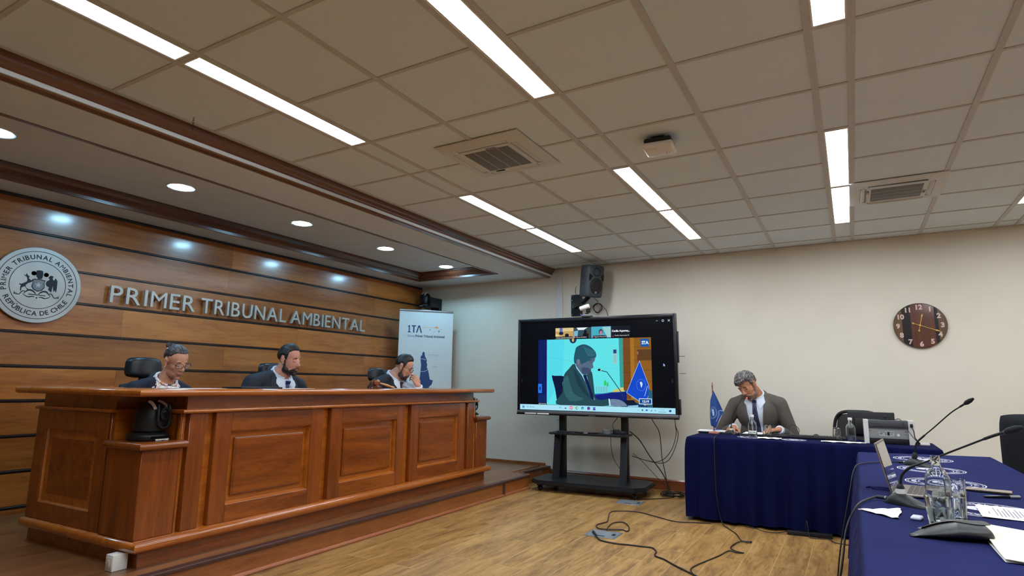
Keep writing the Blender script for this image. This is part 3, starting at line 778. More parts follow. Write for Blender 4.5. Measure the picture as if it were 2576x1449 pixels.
S.disc(.732, -.262, .046, (30, 50, 90), .052); S.rect(.67, -.262, .80, -.2, (3, 5, 12)); S.disc(.732, -.275, .014, (200, 180, 120), .02)
S.poly([(1.0, -.915), (1.38, -.86), (1.38, -1.04), (1.0, -1.0)], (16, 30, 120)); S.poly([(1.0, -.905), (1.2, -.895), (1.38, -.862), (1.38, -.875), (1.0, -.92)], (50, 110, 190))
for k in range(5): S.poly([(1.015+.03*k, -.82), (1.04+.03*k, -.82), (1.037+.03*k, -.895), (1.018+.03*k, -.895)], (120, 205, 215)); 
for k in range(5): S.line([(1.017+.03*k, -.825), (1.02+.03*k, -.89)], .003, (60, 150, 160))
S.rect(1.112, -.81, 1.142, -.765, (40, 210, 90)); S.rect(1.122, -.77, 1.133, -.75, (40, 190, 80)); S.rect(1.146, -.82, 1.166, -.775, (80, 180, 120))
S.poly([(1.2, -.885), (1.24, -.85), (1.34, -.845), (1.36, -.875)], (200, 200, 110)); S.rect(1.30, -.87, 1.345, -.83, (210, 200, 120))
S.sp([(.458, -.708), (.495, -.702), (.615, -.708), (.597, -.783), (.598, -.90), (.538, -1.04), (.50, -.859)], (10, 22, 58), 3)
S.sp([(.752, -.5585), (.678, -.618), (.619, -.6855), (.601, -.7756), (.5987, -.865), (.5895, -.91), (.513, -1.0375), (.85, -1.044), (1.172, -1.038), (1.168, -.963), (1.069, -.978), (1.008, -.948), (.9895, -.8175), (.971, -.671), (.948, -.649), (.892, -.693), (.844, -.693)], (36, 74, 84), 3)
S.sp([(.61, -.75), (.66, -.70), (.70, -.82), (.75, -.92), (.86, -.97), (.70, -1.0), (.62, -.9)], (50, 96, 104), 3)
S.sp([(.74, -.62), (.80, -.70), (.86, -.80), (.90, -.88), (.95, -.96), (.86, -.9), (.78, -.78)], (26, 58, 72), 3)
S.poly([(.76, -.566), (.775, -.611), (.844, -.70), (.889, -.7815), (.9466, -.9417), (.9995, -.9807), (.978, -.9268), (.928, -.7813), (.907, -.708), (.86, -.693)], (150, 215, 235))
S.poly([(.856, -.693), (.892, -.6857), (.921, -.759), (.978, -.9195), (.992, -.977), (.954, -.963), (.9036, -.818)], (14, 28, 74))
S.sp([(.768, -.5587), (.7736, -.5137), (.802, -.499), (.833, -.5368), (.865, -.522), (.969, -.486), (1.0044, -.483), (1.003, -.5237), (.978, -.553), (.987, -.601), (.957, -.6194), (.956, -.6416), (.924, -.671), (.884, -.689), (.845, -.678), (.7755, -.5887)], (84, 104, 128), 3)
S.sp([(.87, -.60), (.93, -.61), (.955, -.645), (.92, -.672), (.88, -.687), (.845, -.66), (.84, -.61)], (60, 76, 104), 3)
S.sp([(.785, -.51), (.80, -.505), (.815, -.53), (.805, -.57), (.79, -.555)], (120, 118, 128), 3)
S.line([(.935, -.52), (.965, -.515)], .006, (30, 40, 64)); S.line([(.94, -.537), (.962, -.538)], .004, (24, 34, 60)); S.line([(.945, -.635), (.958, -.630)], .004, (60, 50, 70))
S.sp([(.7485, -.5473), (.742, -.4908), (.7606, -.40), (.782, -.3556), (.863, -.327), (.942, -.3515), (1.003, -.405), (1.0227, -.45), (1.012, -.487), (.9688, -.4937), (.9285, -.5229), (.864, -.552), (.832, -.559), (.8176, -.514), (.794, -.5027), (.7734, -.521), (.768, -.5587)], (34, 84, 104), 3)
for k in range(8): S.line([(.86+.018*k, -.35-.008*k), (.90+.015*k, -.42), (.93+.01*k, -.47)], .003, (70, 140, 150))
S.sp([(1.1829, -.9703), (1.2656, -.9653), (1.3316, -.9854), (1.3848, -1.0337), (1.3367, -1.0418), (1.1879, -1.0379)], (110, 130, 160), 3)
S.poly([(1.1644, -.962), (1.1795, -.9596), (1.1878, -1.0394), (1.1728, -1.0397)], (190, 235, 250))
S.poly([(1.34, -.975), (1.46, -.97), (1.50, -1.02), (1.38, -1.03)], (12, 24, 50)); S.poly([(1.39, -1.035), (1.51, -1.025), (1.51, -1.045), (1.39, -1.045)], (150, 210, 240))
S.line([(1.3473, -.9639), (1.3137, -.8792), (1.2429, -.7797), (1.1492, -.6532), (1.0806, -.6383)], .009, (24, 60, 84)); S.disc(1.06, -.630, .022, (10, 20, 40), .014); S.disc(1.076, -.632, .006, (250, 240, 200))
S.poly([(1.5126, -.4576), (1.5236, -.4577), (1.530, -.59), (1.517, -.59)], (120, 50, 36)); S.disc(1.518, -.44, .008, (160, 110, 90), .02)
S.poly([(1.5353, -.5224), (1.6375, -.8056), (1.6406, -.8893), (1.5914, -1.03), (1.3762, -.8891)], (160, 200, 245)); S.poly([(1.5355, -.535), (1.633, -.806), (1.636, -.888), (1.59, -1.02), (1.383, -.8875)], (18, 72, 200))
S.disc(1.548, -.80, .052, (90, 150, 240), .066, 28); S.disc(1.548, -.80, .049, (18, 72, 200), .063, 28); S.sp([(1.535, -.77), (1.555, -.765), (1.565, -.79), (1.55, -.83), (1.542, -.80)], (200, 225, 250), 3)
S.line([(1.585, -.925), (1.62, -.81)], .005, (190, 215, 250))
S.poly([(1.63, -.84), (1.672, -.87), (1.672, -1.045), (1.62, -1.045)], (40, 96, 120))
S.rect(1.552, -.367, 1.648, -.277, (10, 90, 170)); S.later = True
S.rect(1.520, -1.014, 1.6655, -.949, (220, 235, 250)); S.rect(1.527, -1.007, 1.6585, -.956, (20, 72, 140)); S.text('12:19', .036, 1.593, -.994, (235, 245, 255), bold=.001)
# participant strip
S.rect(.506, -.257, .741, -.124, (196, 160, 96)); S.rect(.506, -.165, .741, -.124, (222, 198, 140)); S.rect(.56, -.175, .60, -.124, (90, 120, 190)); S.disc(.58, -.19, .03, (24, 34, 60), .02); S.disc(.655, -.215, .026, (20, 24, 40), .022); S.poly([(.506, -.19), (.60, -.235), (.60, -.257), (.506, -.257)], (236, 206, 140))
S.rect(.744, -.254, .970, -.126, (52, 78, 88)); S.poly([(.78, -.126), (.92, -.126), (.87, -.155), (.80, -.155)], (230, 240, 245)); S.poly([(.744, -.17), (.80, -.16), (.79, -.254), (.744, -.254)], (120, 180, 210)); S.rect(.88, -.22, .955, -.17, (70, 70, 66)); S.disc(.89, -.185, .018, (16, 18, 26), .03); S.rect(.86, -.254, .93, -.20, (16, 18, 26))
S.rect(.966, -.254, 1.207, -.121, (110, 160, 240)); S.rect(.971, -.250, 1.202, -.126, (70, 172, 190)); S.poly([(1.10, -.126), (1.202, -.126), (1.202, -.25), (1.16, -.25)], (150, 205, 205)); S.disc(1.083, -.186, .024, (40, 44, 80), .034); S.disc(1.085, -.196, .017, (190, 130, 150), .027); S.poly([(1.05, -.25), (1.06, -.225), (1.11, -.225), (1.12, -.25)], (90, 60, 90))
S.rect(1.210, -.250, 1.437, -.121, (18, 24, 36))
S.text('Cecilia Aqueveq...', .030, 1.325, -.188, (240, 240, 245), bold=.0012, width=.215); S.text('Cecilia Aqueveque G', .02, 1.335, -.238, (225, 225, 230), width=.17)
for x, t, wd in ((.62, 'Primer Tribunal Ambiental', .20), (.84, 'Marcos Emilfork', .13), (1.075, 'Agustin Martorell', .14)):
    S.rect(x-wd/2-.02, -.254, x+wd/2+.008, -.228, (20, 24, 34)); S.text(t, .019, x, -.248, (235, 235, 240), width=wd)
for x in (.765, .995, 1.232): S.disc(x, -.241, .006, (220, 50, 60), .008)
S.rect(.275, -1.045, .39, -1.025, (16, 20, 34)); S.text('streaming', .018, .345, -1.041, (230, 235, 245), width=.075)
for k in range(3): S.rect(.285+.007*k, -1.042, .289+.007*k, -1.037+.004*k, (230, 235, 245))
# window buttons, arrows, pointer
S.line([(1.735, -.078), (1.757, -.078)], .004, (200, 210, 240)); S.disc(1.813, -.078, .013, (200, 210, 240)); S.disc(1.813, -.078, .008, (3, 5, 12))
S.line([(1.869, -.066), (1.892, -.089)], .004, (220, 228, 250)); S.line([(1.892, -.066), (1.869, -.089)], .004, (220, 228, 250))
S.poly([(1.805, -.558), (1.805, -.59), (1.812, -.583), (1.818, -.594), (1.822, -.592), (1.817, -.581), (1.826, -.58)], (190, 200, 250))
S.rect(.05, -.78, .068, -.735, (28, 30, 38)); S.rect(1.888, -.775, 1.91, -.73, (28, 30, 38))
# task bar
S.rect(.037, -1.111, 1.922, -1.048, (168, 226, 244))
for i in range(2):
    for j in range(2): S.rect(.070+.013*i, -1.092+.013*j, .081+.013*i, -1.081+.013*j, (30, 80, 140))
S.disc(.142, -1.077, .009, (60, 110, 140)); S.disc(.142, -1.077, .006, (168, 226, 244)); S.text('Buscar', .024, .20, -1.085, (70, 120, 140))
S.rect(.555, -1.086, .58, -1.068, (60, 170, 200)); S.rect(.56, -1.082, .575, -1.072, (168, 226, 244))
S.disc(.636, -1.083, .012, (40, 50, 60), .006); S.rect(.69, -1.094, .724, -1.058, (238, 90, 110)); S.rect(.698, -1.084, .716, -1.068, (250, 220, 220))
S.disc(.779, -1.077, .017, (70, 160, 90)); S.disc(.783, -1.077, .009, (240, 230, 250)); S.disc(.85, -1.077, .017, (20, 140, 200)); S.disc(.853, -1.083, .009, (110, 220, 160))
S.disc(.925, -1.077, .019, (50, 70, 170)); S.disc(.934, -1.085, .009, (230, 60, 100)); S.disc(.985, -1.07, .008, (40, 60, 160)); S.disc(1.0, -1.07, .008, (40, 60, 160)); S.rect(.977, -1.096, 1.008, -1.08, (40, 60, 160))
S.line([(1.505, -1.08), (1.512, -1.073), (1.519, -1.08)], .003, (60, 120, 140)); S.rect(1.55, -1.088, 1.566, -1.068, (60, 130, 140)); S.disc(1.606, -1.078, .013, (20, 90, 180), .008)
S.poly([(1.648, -1.088), (1.666, -1.088), (1.666, -1.067)], (90, 150, 160)); S.rect(1.698, -1.084, 1.706, -1.072, (60, 110, 130)); S.text('12:19', .018, 1.78, -1.074, (70, 110, 120)); S.text('24-05-2024', .018, 1.78, -1.098, (70, 110, 120)); S.rect(1.853, -1.09, 1.878, -1.068, (30, 70, 120))
ta = None
S.text('TA', .052, 1.612, -.340, (240, 248, 255), bold=.0015)
S.poly([(1.566, -.340), (1.584, -.340), (1.584, -.334), (1.579, -.334), (1.579, -.303), (1.573, -.303), (1.565, -.309), (1.565, -.315), (1.572, -.311), (1.572, -.334), (1.566, -.334)], (240, 248, 255))
S.obj('screen', tv)
# stylus pens on the tray
for i, x in enumerate((.19, .355)):
    q = MB(); q.tube([(x-.07, 0, 0), (x+.07, 0, 0)], .008, 10, round_=True)
    o = one('stylus_pen', q, M_white, ['white stylus on the display pen tray, the left one', 'white stylus on the display pen tray, the right one'][i], 'stylus', TVM @ Vector((0, -.022, -1.156+.0)), TVR, 'styluses on the display tray')
# cart
CP = TVM @ Vector((.98, .16, 0)); CP = Vector((CP.x, CP.y, 0)); CP = Vector((-2.715, 6.66, 0))
cart = thing('display_cart', 'black rolling cart with two posts and a shelf carrying the big display', 'cart', CP, TVR)
def chamf(x, y, c): return [(-x+c, -y), (x-c, -y), (x, -y+c), (x, y-c), (x-c, y), (-x+c, y), (-x, y-c), (-x, -y+c)]
q = MB(); q.prism(chamf(.675, .325, .10), .085, .115); q.prism(chamf(.665, .315, .10), .115, .128); q.box(-.55, .55, -.22, .22, .06, .085); o = obj('base_plate', q, M_dark, cart, False)
for sx in (-1, 1):
    q = MB(); q.bbox(sx*.385-.04, sx*.385+.04, .02, .075, .12, 1.62, .004); obj('post', q, M_black, cart)
    q = MB(); T = Matrix.Translation((sx*.405, 0, 0))
    q.add([(-.035, -.17, .125), (.035, -.17, .125), (.035, -.12, .125), (-.035, -.12, .125), (-.035, -.085, .645), (.035, -.085, .645), (.035, -.035, .645), (-.035, -.035, .645)], [(0,3,2,1),(4,5,6,7),(0,1,5,4),(1,2,6,5),(2,3,7,6),(3,0,4,7)], 0, T)
    obj('brace', q, M_dark, cart, False)
    for sy in (-1, 1):
        q = MB(); q.box(sx*.56-.03, sx*.56+.03, sy*.24-.03, sy*.24+.03, .062, .085); q.box(sx*.56-.022, sx*.56-.016, sy*.24-.02, sy*.24+.02, .02, .065); q.box(sx*.56+.016, sx*.56+.022, sy*.24-.02, sy*.24+.02, .02, .065)
        o = obj('caster', q, M_black, cart, False)
        q = MB(); q.lathe([(0, -.012), (.025, -.012), (.031, -.007), (.031, .007), (.025, .012), (0, .012)], 24, T=Matrix.Translation((sx*.56, sy*.24-.008, .031)) @ Matrix.Rotation(PI/2, 4, 'Y')); obj('wheel', q, M_blackg, o)
        q = MB(); q.lathe([(0, -.014), (.012, -.014), (.012, .014), (0, .014)], 16, T=Matrix.Translation((sx*.56, sy*.24-.008, .031)) @ Matrix.Rotation(PI/2, 4, 'Y')); obj('hub', q, M_grey, o)
q = MB(); q.prism([(-.46, -.22), (-.43, -.25), (.43, -.25), (.46, -.22), (.46, .09), (-.46, .09)], .648, .668); obj('shelf', q, M_black, cart, False)
q = MB(); q.box(-.5, .5, -.005, .02, 1.1, 1.16); q.box(-.5, .5, -.005, .02, 1.5, 1.56)
for s in (-1, 1): q.box(s*.42-.03, s*.42+.03, -.03, .0, 1.0, 1.65)
obj('mount_bracket', q, M_black, cart, False)
CM = Matrix.Translation(CP) @ Matrix.Rotation(TVR, 4, 'Z')
SHZ = .668
def onshelf(x, y, z=0): return CM @ Vector((x, y, SHZ+z))
q = MB(); q.lathe([(0, 0), (.048, 0), (.05, .01), (.058, .03), (.06, .045), (.052, .047), (.048, .03), (0, .03)], 28); one('metal_dish', q, M_grey, 'grey round dish on the cart shelf beside the black boxes', 'dish', onshelf(.2, -.05))
q = MB(); q.bbox(-.06, .06, -.05, .05, 0, .035, .004); one('media_box', q, M_black, 'black media box at the right end of the cart shelf', 'electronic box', onshelf(.36, -.045), TVR)
q = MB(); q.bbox(-.035, .035, -.03, .03, 0, .045, .004); one('adapter_box', q, M_black, 'small black adapter beside the grey dish on the cart shelf', 'electronic box', onshelf(.29, .015), TVR)
q = MB(); q.bbox(-.13, .13, -.05, .05, 0, .014, .004); o = one('flat_media_player', q, M_blackg, 'flat black player lying in the middle of the cart shelf', 'electronic box', onshelf(-.02, -.13), TVR)
q = MB(); q.bbox(-.02, .03, -.055, -.049, .004, .010, .001); obj('label_plate', q, M_white, o)
q = MB(); q.bbox(-.09, .09, -.022, .022, 0, .016, .006); one('remote_control', q, M_black, 'black remote control at the left end of the cart shelf', 'remote control', onshelf(-.29, -.15), TVR+.1)

# conference camera on top of the display
cc = thing('conference_camera', 'small white and black conference camera on top of the display', 'camera', TVM @ Vector((.905, .03, 0)), TVR-.35)
q = MB(); q.lathe([(0, 0), (.06, 0), (.072, .012), (.07, .022), (.045, .03), (0, .03)], 32); obj('base', q, M_grey, cc)
q = MB(); q.ball((-.035, -.052, .018), (.014, .008, .009)); obj('indicator_light', q, flat('blue_led', (40, 70, 255), 4), cc)
q = MB(); q.lathe([(0, .03), (.02, .03), (.02, .05), (.018, .05), (0, .05)], 20); q.bbox(-.008, .034, -.022, .022, .05, .125, .01, T=Matrix.Translation((.008, 0, 0))); obj('neck', q, M_black, cc)
q = MB(); q.tube([(-.07, -.045, .10), (-.03, -.03, .112), (.03, -.005, .128), (.042, 0, .131)], [.027, .028, .03, .024], 20, round_=False); hdv = obj('barrel', q, M_white, cc)
q = MB(); q.tube([(-.078, -.048, .098), (-.066, -.0435, .101)], .032, 20); obj('lens_ring', q, M_black, hdv)
q = MB(); q.tube([(-.080, -.049, .0975), (-.0785, -.0484, .098)], .022, 20); obj('lens_glass', q, mat('lens_glass', (70, 110, 150), .1, var=0), hdv)

# loudspeaker on its wall bracket
sp = thing('loudspeaker', 'dark grey oval loudspeaker on a wall bracket above the display', 'loudspeaker', (-2.85, 6.97, 2.335), .42, rot=(math.radians(9), math.radians(0), .98))
def roundbox(w, d, h, r, k=6):
    q = MB(); prof = []
    return q
q = MB()
def spk(u, v):
    a = 2*PI*u; e = (v-.5)*2
    ca, sa = math.cos(a), math.sin(a); n_ = 5.0
    sx = (abs(ca)**(2/n_))*(1 if ca >= 0 else -1); sy = (abs(sa)**(2/n_))*(1 if sa >= 0 else -1)
    t = (1-abs(e)**5)**(1/5) if abs(e) < 1 else 0
    wz = .90+.10*e
    bx = .128*sx*t*(1.0-.10*(1 if sy > 0 else 0)*abs(sy)); by = .115*sy*t
    return Vector((bx*(1.0+.02*e), by, .205+.205*math.copysign(min(1, abs(e)**.55) if False else math.sin(abs(e)*PI/2)**.8, e)))
q.grid(spk, 56, 36); obj('cabinet', q, mat('speaker_grey', (58, 64, 70), .6, var=.02), sp, True, 70)
q = MB(); q.lathe([(0, .004), (.075, .006), (.088, .002), (.092, -.006)], 36, T=Matrix.Translation((0, -.113, .145)) @ Matrix.Rotation(PI/2, 4, 'X')); q.v = [Vector((v.x, v.y, .145+(v.z-.145)*1.18)) for v in q.v]
gr = obj('woofer_grille', q, M_black, sp)
q = MB(); q.lathe([(0, -.004), (.03, .0), (.055, .006), (.06, .0)], 28, T=Matrix.Translation((0, -.112, .322)) @ Matrix.Rotation(PI/2, 4, 'X')); obj('tweeter_horn', q, M_black, sp)
q = MB()
for s in (-1, 1):
    q.prism([(s*.055, 0), (s*.105, .03), (s*.105, -.05), (s*.08, -.035)], 0, .004, T=Matrix.Translation((0, -.112, .265)) @ FLATXZ)
    q2 = MB(); q2.prism([(s*.06, .01), (s*.108, .035), (s*.108, -.05), (s*.085, -.035)], 0, .005, T=Matrix.Translation((0, -.111, .262)) @ FLATXZ); obj('bass_port', q2, M_blackg, sp, False)
q = MB(); q.lathe([(0, .006), (.014, .006), (.016, 0)], 16, T=Matrix.Translation((0, -.118, .062)) @ Matrix.Rotation(PI/2, 4, 'X')); obj('badge', q, M_silver, sp)
bk = thing('speaker_bracket', 'black wall plate and arm holding the loudspeaker', 'bracket', (-3.14, WY, 2.28))
q = MB(); q.bbox(-.095, .06, -.03, 0, -.14, .145, .003); obj('wall_plate', q, M_dark, bk)
q = MB()
for x in (-.08, .045):
    for z in (-.125, .07, .13): q.lathe([(0, -.035), (.006, -.033), (.006, -.028)], 10, T=Matrix.Translation((x, 0, z)) @ Matrix.Rotation(PI/2, 4, 'X') @ Matrix.Scale(-1, 4, (0, 0, 1)))
q.box(-.07, -.065, -.034, -.03, -.03, .02)
obj('screw', q, M_chrome, bk)
q = MB(); q.bbox(0, .30, -.022, .022, -.045, .022, .004, T=Matrix.Translation((-.05, -.03, 0)) @ Matrix.Rotation(-.72, 4, 'Z') @ Matrix.Rotation(-.10, 4, 'Y')); q.tube([(.17, -.235, .0), (.215, -.262, .03), (.26, -.285, .062)], .030, 12); obj('arm', q, M_black, bk)
q = MB(); q.tube(spline([(-3.06, 7.02, 2.50), (-3.09, 7.06, 2.47), (-3.10, 7.08, 2.42), (-3.06, 7.06, 2.38), (-3.02, 7.02, 2.37)], 6), .0035, 6); one('speaker_cable', q, M_cable, 'short black cable looping behind the loudspeaker', 'cable')
q = MB(); pts = []
for i in range(70):
    a = i*2*PI/18; pts.append((-2.845+.058*math.cos(a)+.006*math.sin(i*.7), WY-.03-.0004*i, 2.225+.060*math.sin(a)+.005*math.cos(i*.9)))
q.tube([(-2.83, 7.05, 2.34), (-2.81, 7.15, 2.30)]+pts[5:]+[(-2.80, WY-.03, 2.27), (-2.74, WY-.02, 2.20), (-2.70, WY-.02, 2.08), (-2.69, WY-.02, 1.95)], .0038, 6)
one('coiled_cable', q, M_cable, 'coil of black cable on the wall below the loudspeaker', 'cable')
# cables behind the display
def cable(name, pts, r, label, group=None, mats=None, n=6):
    q = MB(); q.tube(spline(pts, n), r, 6); return one(name, q, mats or M_cable, label, 'cable', group=group)
yb = 7.0
cable('hanging_cable', [(-2.05, 6.75, 1.1), (-2.07, 6.9, .86), (-2.02, 7.02, .70), (-2.0, 7.02, .55), (-1.98, 6.98, .40), (-1.93, 6.93, .22), (-1.90, 6.92, .02)], .005, 'black cable hanging straight down behind the right post of the cart', 'cables behind the display')
for i, (dx, dy) in enumerate(((0, 0), (.03, .05))):
    cable('hanging_cable', [(-1.76+dx*.3, 6.72, 1.1), (-1.78, 6.85, .80), (-1.80+dx*.8, 6.95, .68), (-1.86+dx, 7.0, .52), (-1.95+dx, 7.02, .40-dx), (-2.06+dx, 7.02, .345-dx*.4), (-2.17, 6.92, .37), (-2.27, 6.78, .42)], .004,
          ['outer black cable looping low from the display corner to the post', 'inner black cable looping low from the display corner to the post'][i], 'cables behind the display')
cable('hanging_cable', [(-2.28, 6.74, .70), (-2.2, 6.84, .60), (-2.1, 6.9, .42), (-1.97, 6.93, .24), (-1.90, 6.93, .10), (-1.88, 6.93, .012)], .006, 'thick black cable slanting from the cart shelf to the floor', 'cables behind the display')
cable('hanging_cable', [(-2.42, 6.5, .66), (-2.44, 6.55, .55), (-2.43, 6.6, .40), (-2.36, 6.64, .27), (-2.30, 6.66, .14)], .003, 'thin cable hanging under the shelf in front of the right brace', 'cables behind the display')
cable('hanging_cable', [(-2.26, 6.78, .45), (-2.18, 6.86, .36), (-2.06, 6.92, .22), (-1.95, 6.95, .10), (-1.86, 6.95, .01)], .003, 'thin cable slanting beside the thick one to the floor', 'cables behind the display')
cable('hanging_cable', [(-2.30, 6.70, 1.05), (-2.38, 6.62, .86), (-2.42, 6.56, .78), (-2.40, 6.56, .71)], .004, 'cable curving from the display down to the shelf boxes', 'cables behind the display')
q = MB(); random.seed(3); pts = []
for i in range(44):
    a = i*.9; rr = .05+.05*random.random(); pts.append((-1.85+rr*1.5*math.cos(a)+.0008*i, 6.86+rr*math.sin(a), .008+.045*random.random()))
q.tube(spline(pts, 5), .0045, 5)
q.tube(spline([(-1.80, 6.78, .008), (-1.9, 6.66, .006), (-2.0, 6.56, .006), (-2.1, 6.48, .006), (-2.2, 6.45, .006)], 6), .0045, 5)
one('cable_tangle', q, M_cable, 'tangle of black cables on the floor at the right end of the cart', 'cable')
# wall switches beside the display edge
# thin rods sticking out right of the display
q = MB(); q.tube([(TW+.012, .05, -.48), (TW+.075, .05, -.48)], .003, 6); q.tube([(TW+.012, .05, -.67), (TW+.085, .05, -.67)], .003, 6); obj('antenna', q, M_black, tv)

# ================================================================ ROLL-UP BANNER
bp = Vector((-5.55, 6.443, PLZ)); brz = math.atan2(7.028-6.443, 5.55-5.035)
bn = thing('rollup_banner', 'white roll-up banner with blue map and 1TA logo in the stage corner', 'banner', bp, brz)
BW, BH = .78, 2.088
q = MB(); q.bbox(0, BW, -.002, .001, .09, BH, .0008, 1); o = obj('banner_sheet', q, flat('banner_white', (208, 212, 210), 0, .55), bn)
q = MB(); q.bbox(-.005, BW+.005, -.010, .010, BH-.005, BH+.022, .004); obj('top_rail', q, M_silver, bn)
q = MB(); q.bbox(-.02, BW+.02, -.05, .06, .0, .09, .012); obj('base_cassette', q, M_silver, bn)
q = MB(); q.tube([(BW/2, .02, .05), (BW/2, .012, BH+.03)], .008, 8); obj('support_pole', q, M_silver, bn)
P = Pic(Matrix.Translation((0, -.0025, 0)) @ FLATXZ, 0, True)
NAV = (28, 62, 112)
zt = BH
def glyph1(P_, x, y, h, c, w_=.32):
    t = h*.17; P_.poly([(x+h*.10, y), (x+h*.10, y+t), (x+h*.0, y+t)][:0] or [(x, y), (x+h*w_*1.25, y), (x+h*w_*1.25, y+t*.8), (x+h*w_*.82, y+t*.8), (x+h*w_*.82, y+h), (x+h*w_*.40, y+h), (x, y+h*.84), (x, y+h*.70), (x+h*w_*.34, y+h*.82), (x+h*w_*.34, y+t*.8), (x, y+t*.8)], c)
def ta(P_, x, y, h, c):
    glyph1(P_, x, y, h, c); x += h*.50; t = h*.16
    P_.poly([(x+h*.22, y), (x+h*.40, y), (x+h*.40, y+h-t), (x+h*.62, y+h-t), (x+h*.62, y+h), (x, y+h), (x, y+h-t), (x+h*.22, y+h-t)], c); x += h*.62
    P_.poly([(x, y), (x+h*.18, y), (x+h*.42, y+h*.80), (x+h*.66, y), (x+h*.84, y), (x+h*.54, y+h), (x+h*.30, y+h)], c)
ta(P, .125, zt-.310, .104, NAV)
arc = [(.27+.027*i, zt-.262+.038*math.sin(PI*(i+1.5)/16)) for i in range(14)]
P.line(arc, .004, (226, 140, 96)); P.disc(.540, zt-.232, .024, (236, 150, 84), .022)
P.poly([(.505, zt-.262), (.60, zt-.262), (.58, zt-.236), (.50, zt-.234)], (208, 212, 210)); P.line([(.50, zt-.231), (.56, zt-.237), (.61, zt-.262)], .004, (226, 140, 96))
for x, z, r, c in ((.35, .205, .005, (120, 200, 200)), (.37, .178, .004, (120, 190, 200)), (.39, .196, .004, (120, 190, 200)), (.415, .158, .005, (150, 160, 190)), (.445, .262, .007, (60, 80, 130)), (.505, .29, .006, (220, 160, 190)), (.575, .280, .012, (40, 140, 150))):
    P.disc(x, zt-z, r, c)
P.text('Somos', .046, .122, zt-.372, (110, 110, 160), 'LEFT', 0, width=.10); P.text('Primer Tribunal Ambiental', .046, .236, zt-.372, (52, 70, 96), 'LEFT', .0012, width=.425)
m0 = .345; zz = zt-.60
cst = [(0, 0), (.012, .022), (.03, .012), (.04, -.045), (.07, -.10), (.064, -.13), (.076, -.16), (.07, -.2), (.09, -.235), (.12, -.37), (.165, -.385), (.15, -.44), (.10, -.49), (.095, -.56), (.085, -.60), (.10, -.66), (.07, -.70), (.068, -.80), (.04, -.88), (-.03, -.88), (-.02, -.72), (-.025, -.6), (-.03, -.52), (-.02, -.4), (-.028, -.38), (-.02, -.30), (-.012, -.17), (-.025, -.08), (-.02, -.04), (-.002, -.03)]
P.poly([(m0+a, zz+b) for a, b in cst], NAV)
for L_ in ([(-.03, -.085), (.0, -.08), (.055, -.095)], [(-.02, -.255), (.02, -.262), (.06, -.25), (.09, -.232)], [(-.03, -.56), (.03, -.55), (.07, -.53), (.10, -.50)]): P.line([(m0+a, zz+b) for a, b in L_], .006, (208, 212, 210))
for x, z, t, wd in ((.50, .63, 'Arica y Parinacota', .14), (.535, .795, 'Tarapacá', .075), (.245, 1.05, 'Antofagasta', .11)):
    P.text(t, .02, x, zt-z, (90, 90, 140), width=wd); P.line([(x-wd/2, zt-z-.022), (x+wd/2, zt-z-.022)], .002, (150, 180, 190))
P.obj('banner_print', bn)

# ================================================================ CLOCK
ck = thing('wall_clock', 'round wooden wall clock with pink numerals and gold hands', 'clock', (.636, WY, 1.862))
M_c1 = wood('clock_wood_brown', (104, 52, 22), (70, 32, 14), 'Z', 14, 8, rough=.3, coat=.5, tone=.1)
M_c2 = mat('clock_wood_black', (26, 20, 20), .3, var=.05); M_c3 = wood('clock_wood_tan', (112, 82, 44), (80, 56, 28), 'Z', 14, 8, rough=.3, coat=.4, tone=.05)
R = .226; q = MB()
def chord(a0, a1, x0, x1):  # clipped board of the disc
    pts = []
    n = 14
    for i in range(n+1):
        x = x0+(x1-x0)*i/n; pts.append((x, math.sqrt(max(R*R-x*x, 0))))
    for i in range(n, -1, -1):
        x = x0+(x1-x0)*i/n; pts.append((x, -math.sqrt(max(R*R-x*x, 0))))
    return pts
for x0, x1, m in ((-R*.999, -.15, 2), (-.15, -.075, 1), (-.075, .085, 0), (.085, .125, 0), (.125, .155, 1), (.155, R*.999, 2)):
    q.prism(chord(0, 0, x0, x1), .004, .024, m, FLATXZ)
obj('dial', q, [M_c1, M_c2, M_c3], ck, False)
q = MB(); q.lathe([(R-.001, 0), (R+.003, 0), (R+.003, .026), (R-.001, .026)], 64, T=Matrix.Rotation(PI/2, 4, 'X')); obj('rim', q, mat('clock_rim', (70, 60, 44), .3, metal=.5, var=0), ck)
M_num = mat('numeral_pink', (206, 178, 170), .5, var=0)
for n_ in range(1, 13):
    a = PI/2-n_*PI/6; q = MB()
    add_text(q, str(n_), .066, .188*math.cos(a), .188*math.sin(a)-.023, .0245, ext=.001, bold=.0028, T=FLATXZ)
    obj('numeral', q, M_num, ck, False)
M_gold = mat('gold', (212, 170, 84), .3, metal=.8, var=0)
def hand(name, ang, ln, back, z):
    q = MB(); T = FLATXZ @ Matrix.Rotation(ang, 4, 'Z')
    q.prism([(-back, -.002), (ln*.72, -.0028), (ln*.78, -.008), (ln*.86, -.005), (ln, 0), (ln*.86, .005), (ln*.78, .008), (ln*.72, .0028), (-back, .002)], z, z+.0015, 0, T)
    q.prism([(-back*1.0, -.002), (-back*.82, -.0065), (-back*1.12, -.0065), (-back*1.28, 0), (-back*1.12, .0065), (-back*.82, .0065)], z, z+.0016, 0, T)
    obj(name, q, M_gold, ck, False)
hand('hour_hand', math.radians(77), .125, .052, .030); hand('minute_hand', math.radians(-22), .185, .06, .033)
q = MB(); q.lathe([(0, .037), (.008, .036), (.008, .025)], 16, T=Matrix.Rotation(PI/2, 4, 'X')); obj('hub', q, M_gold, ck)

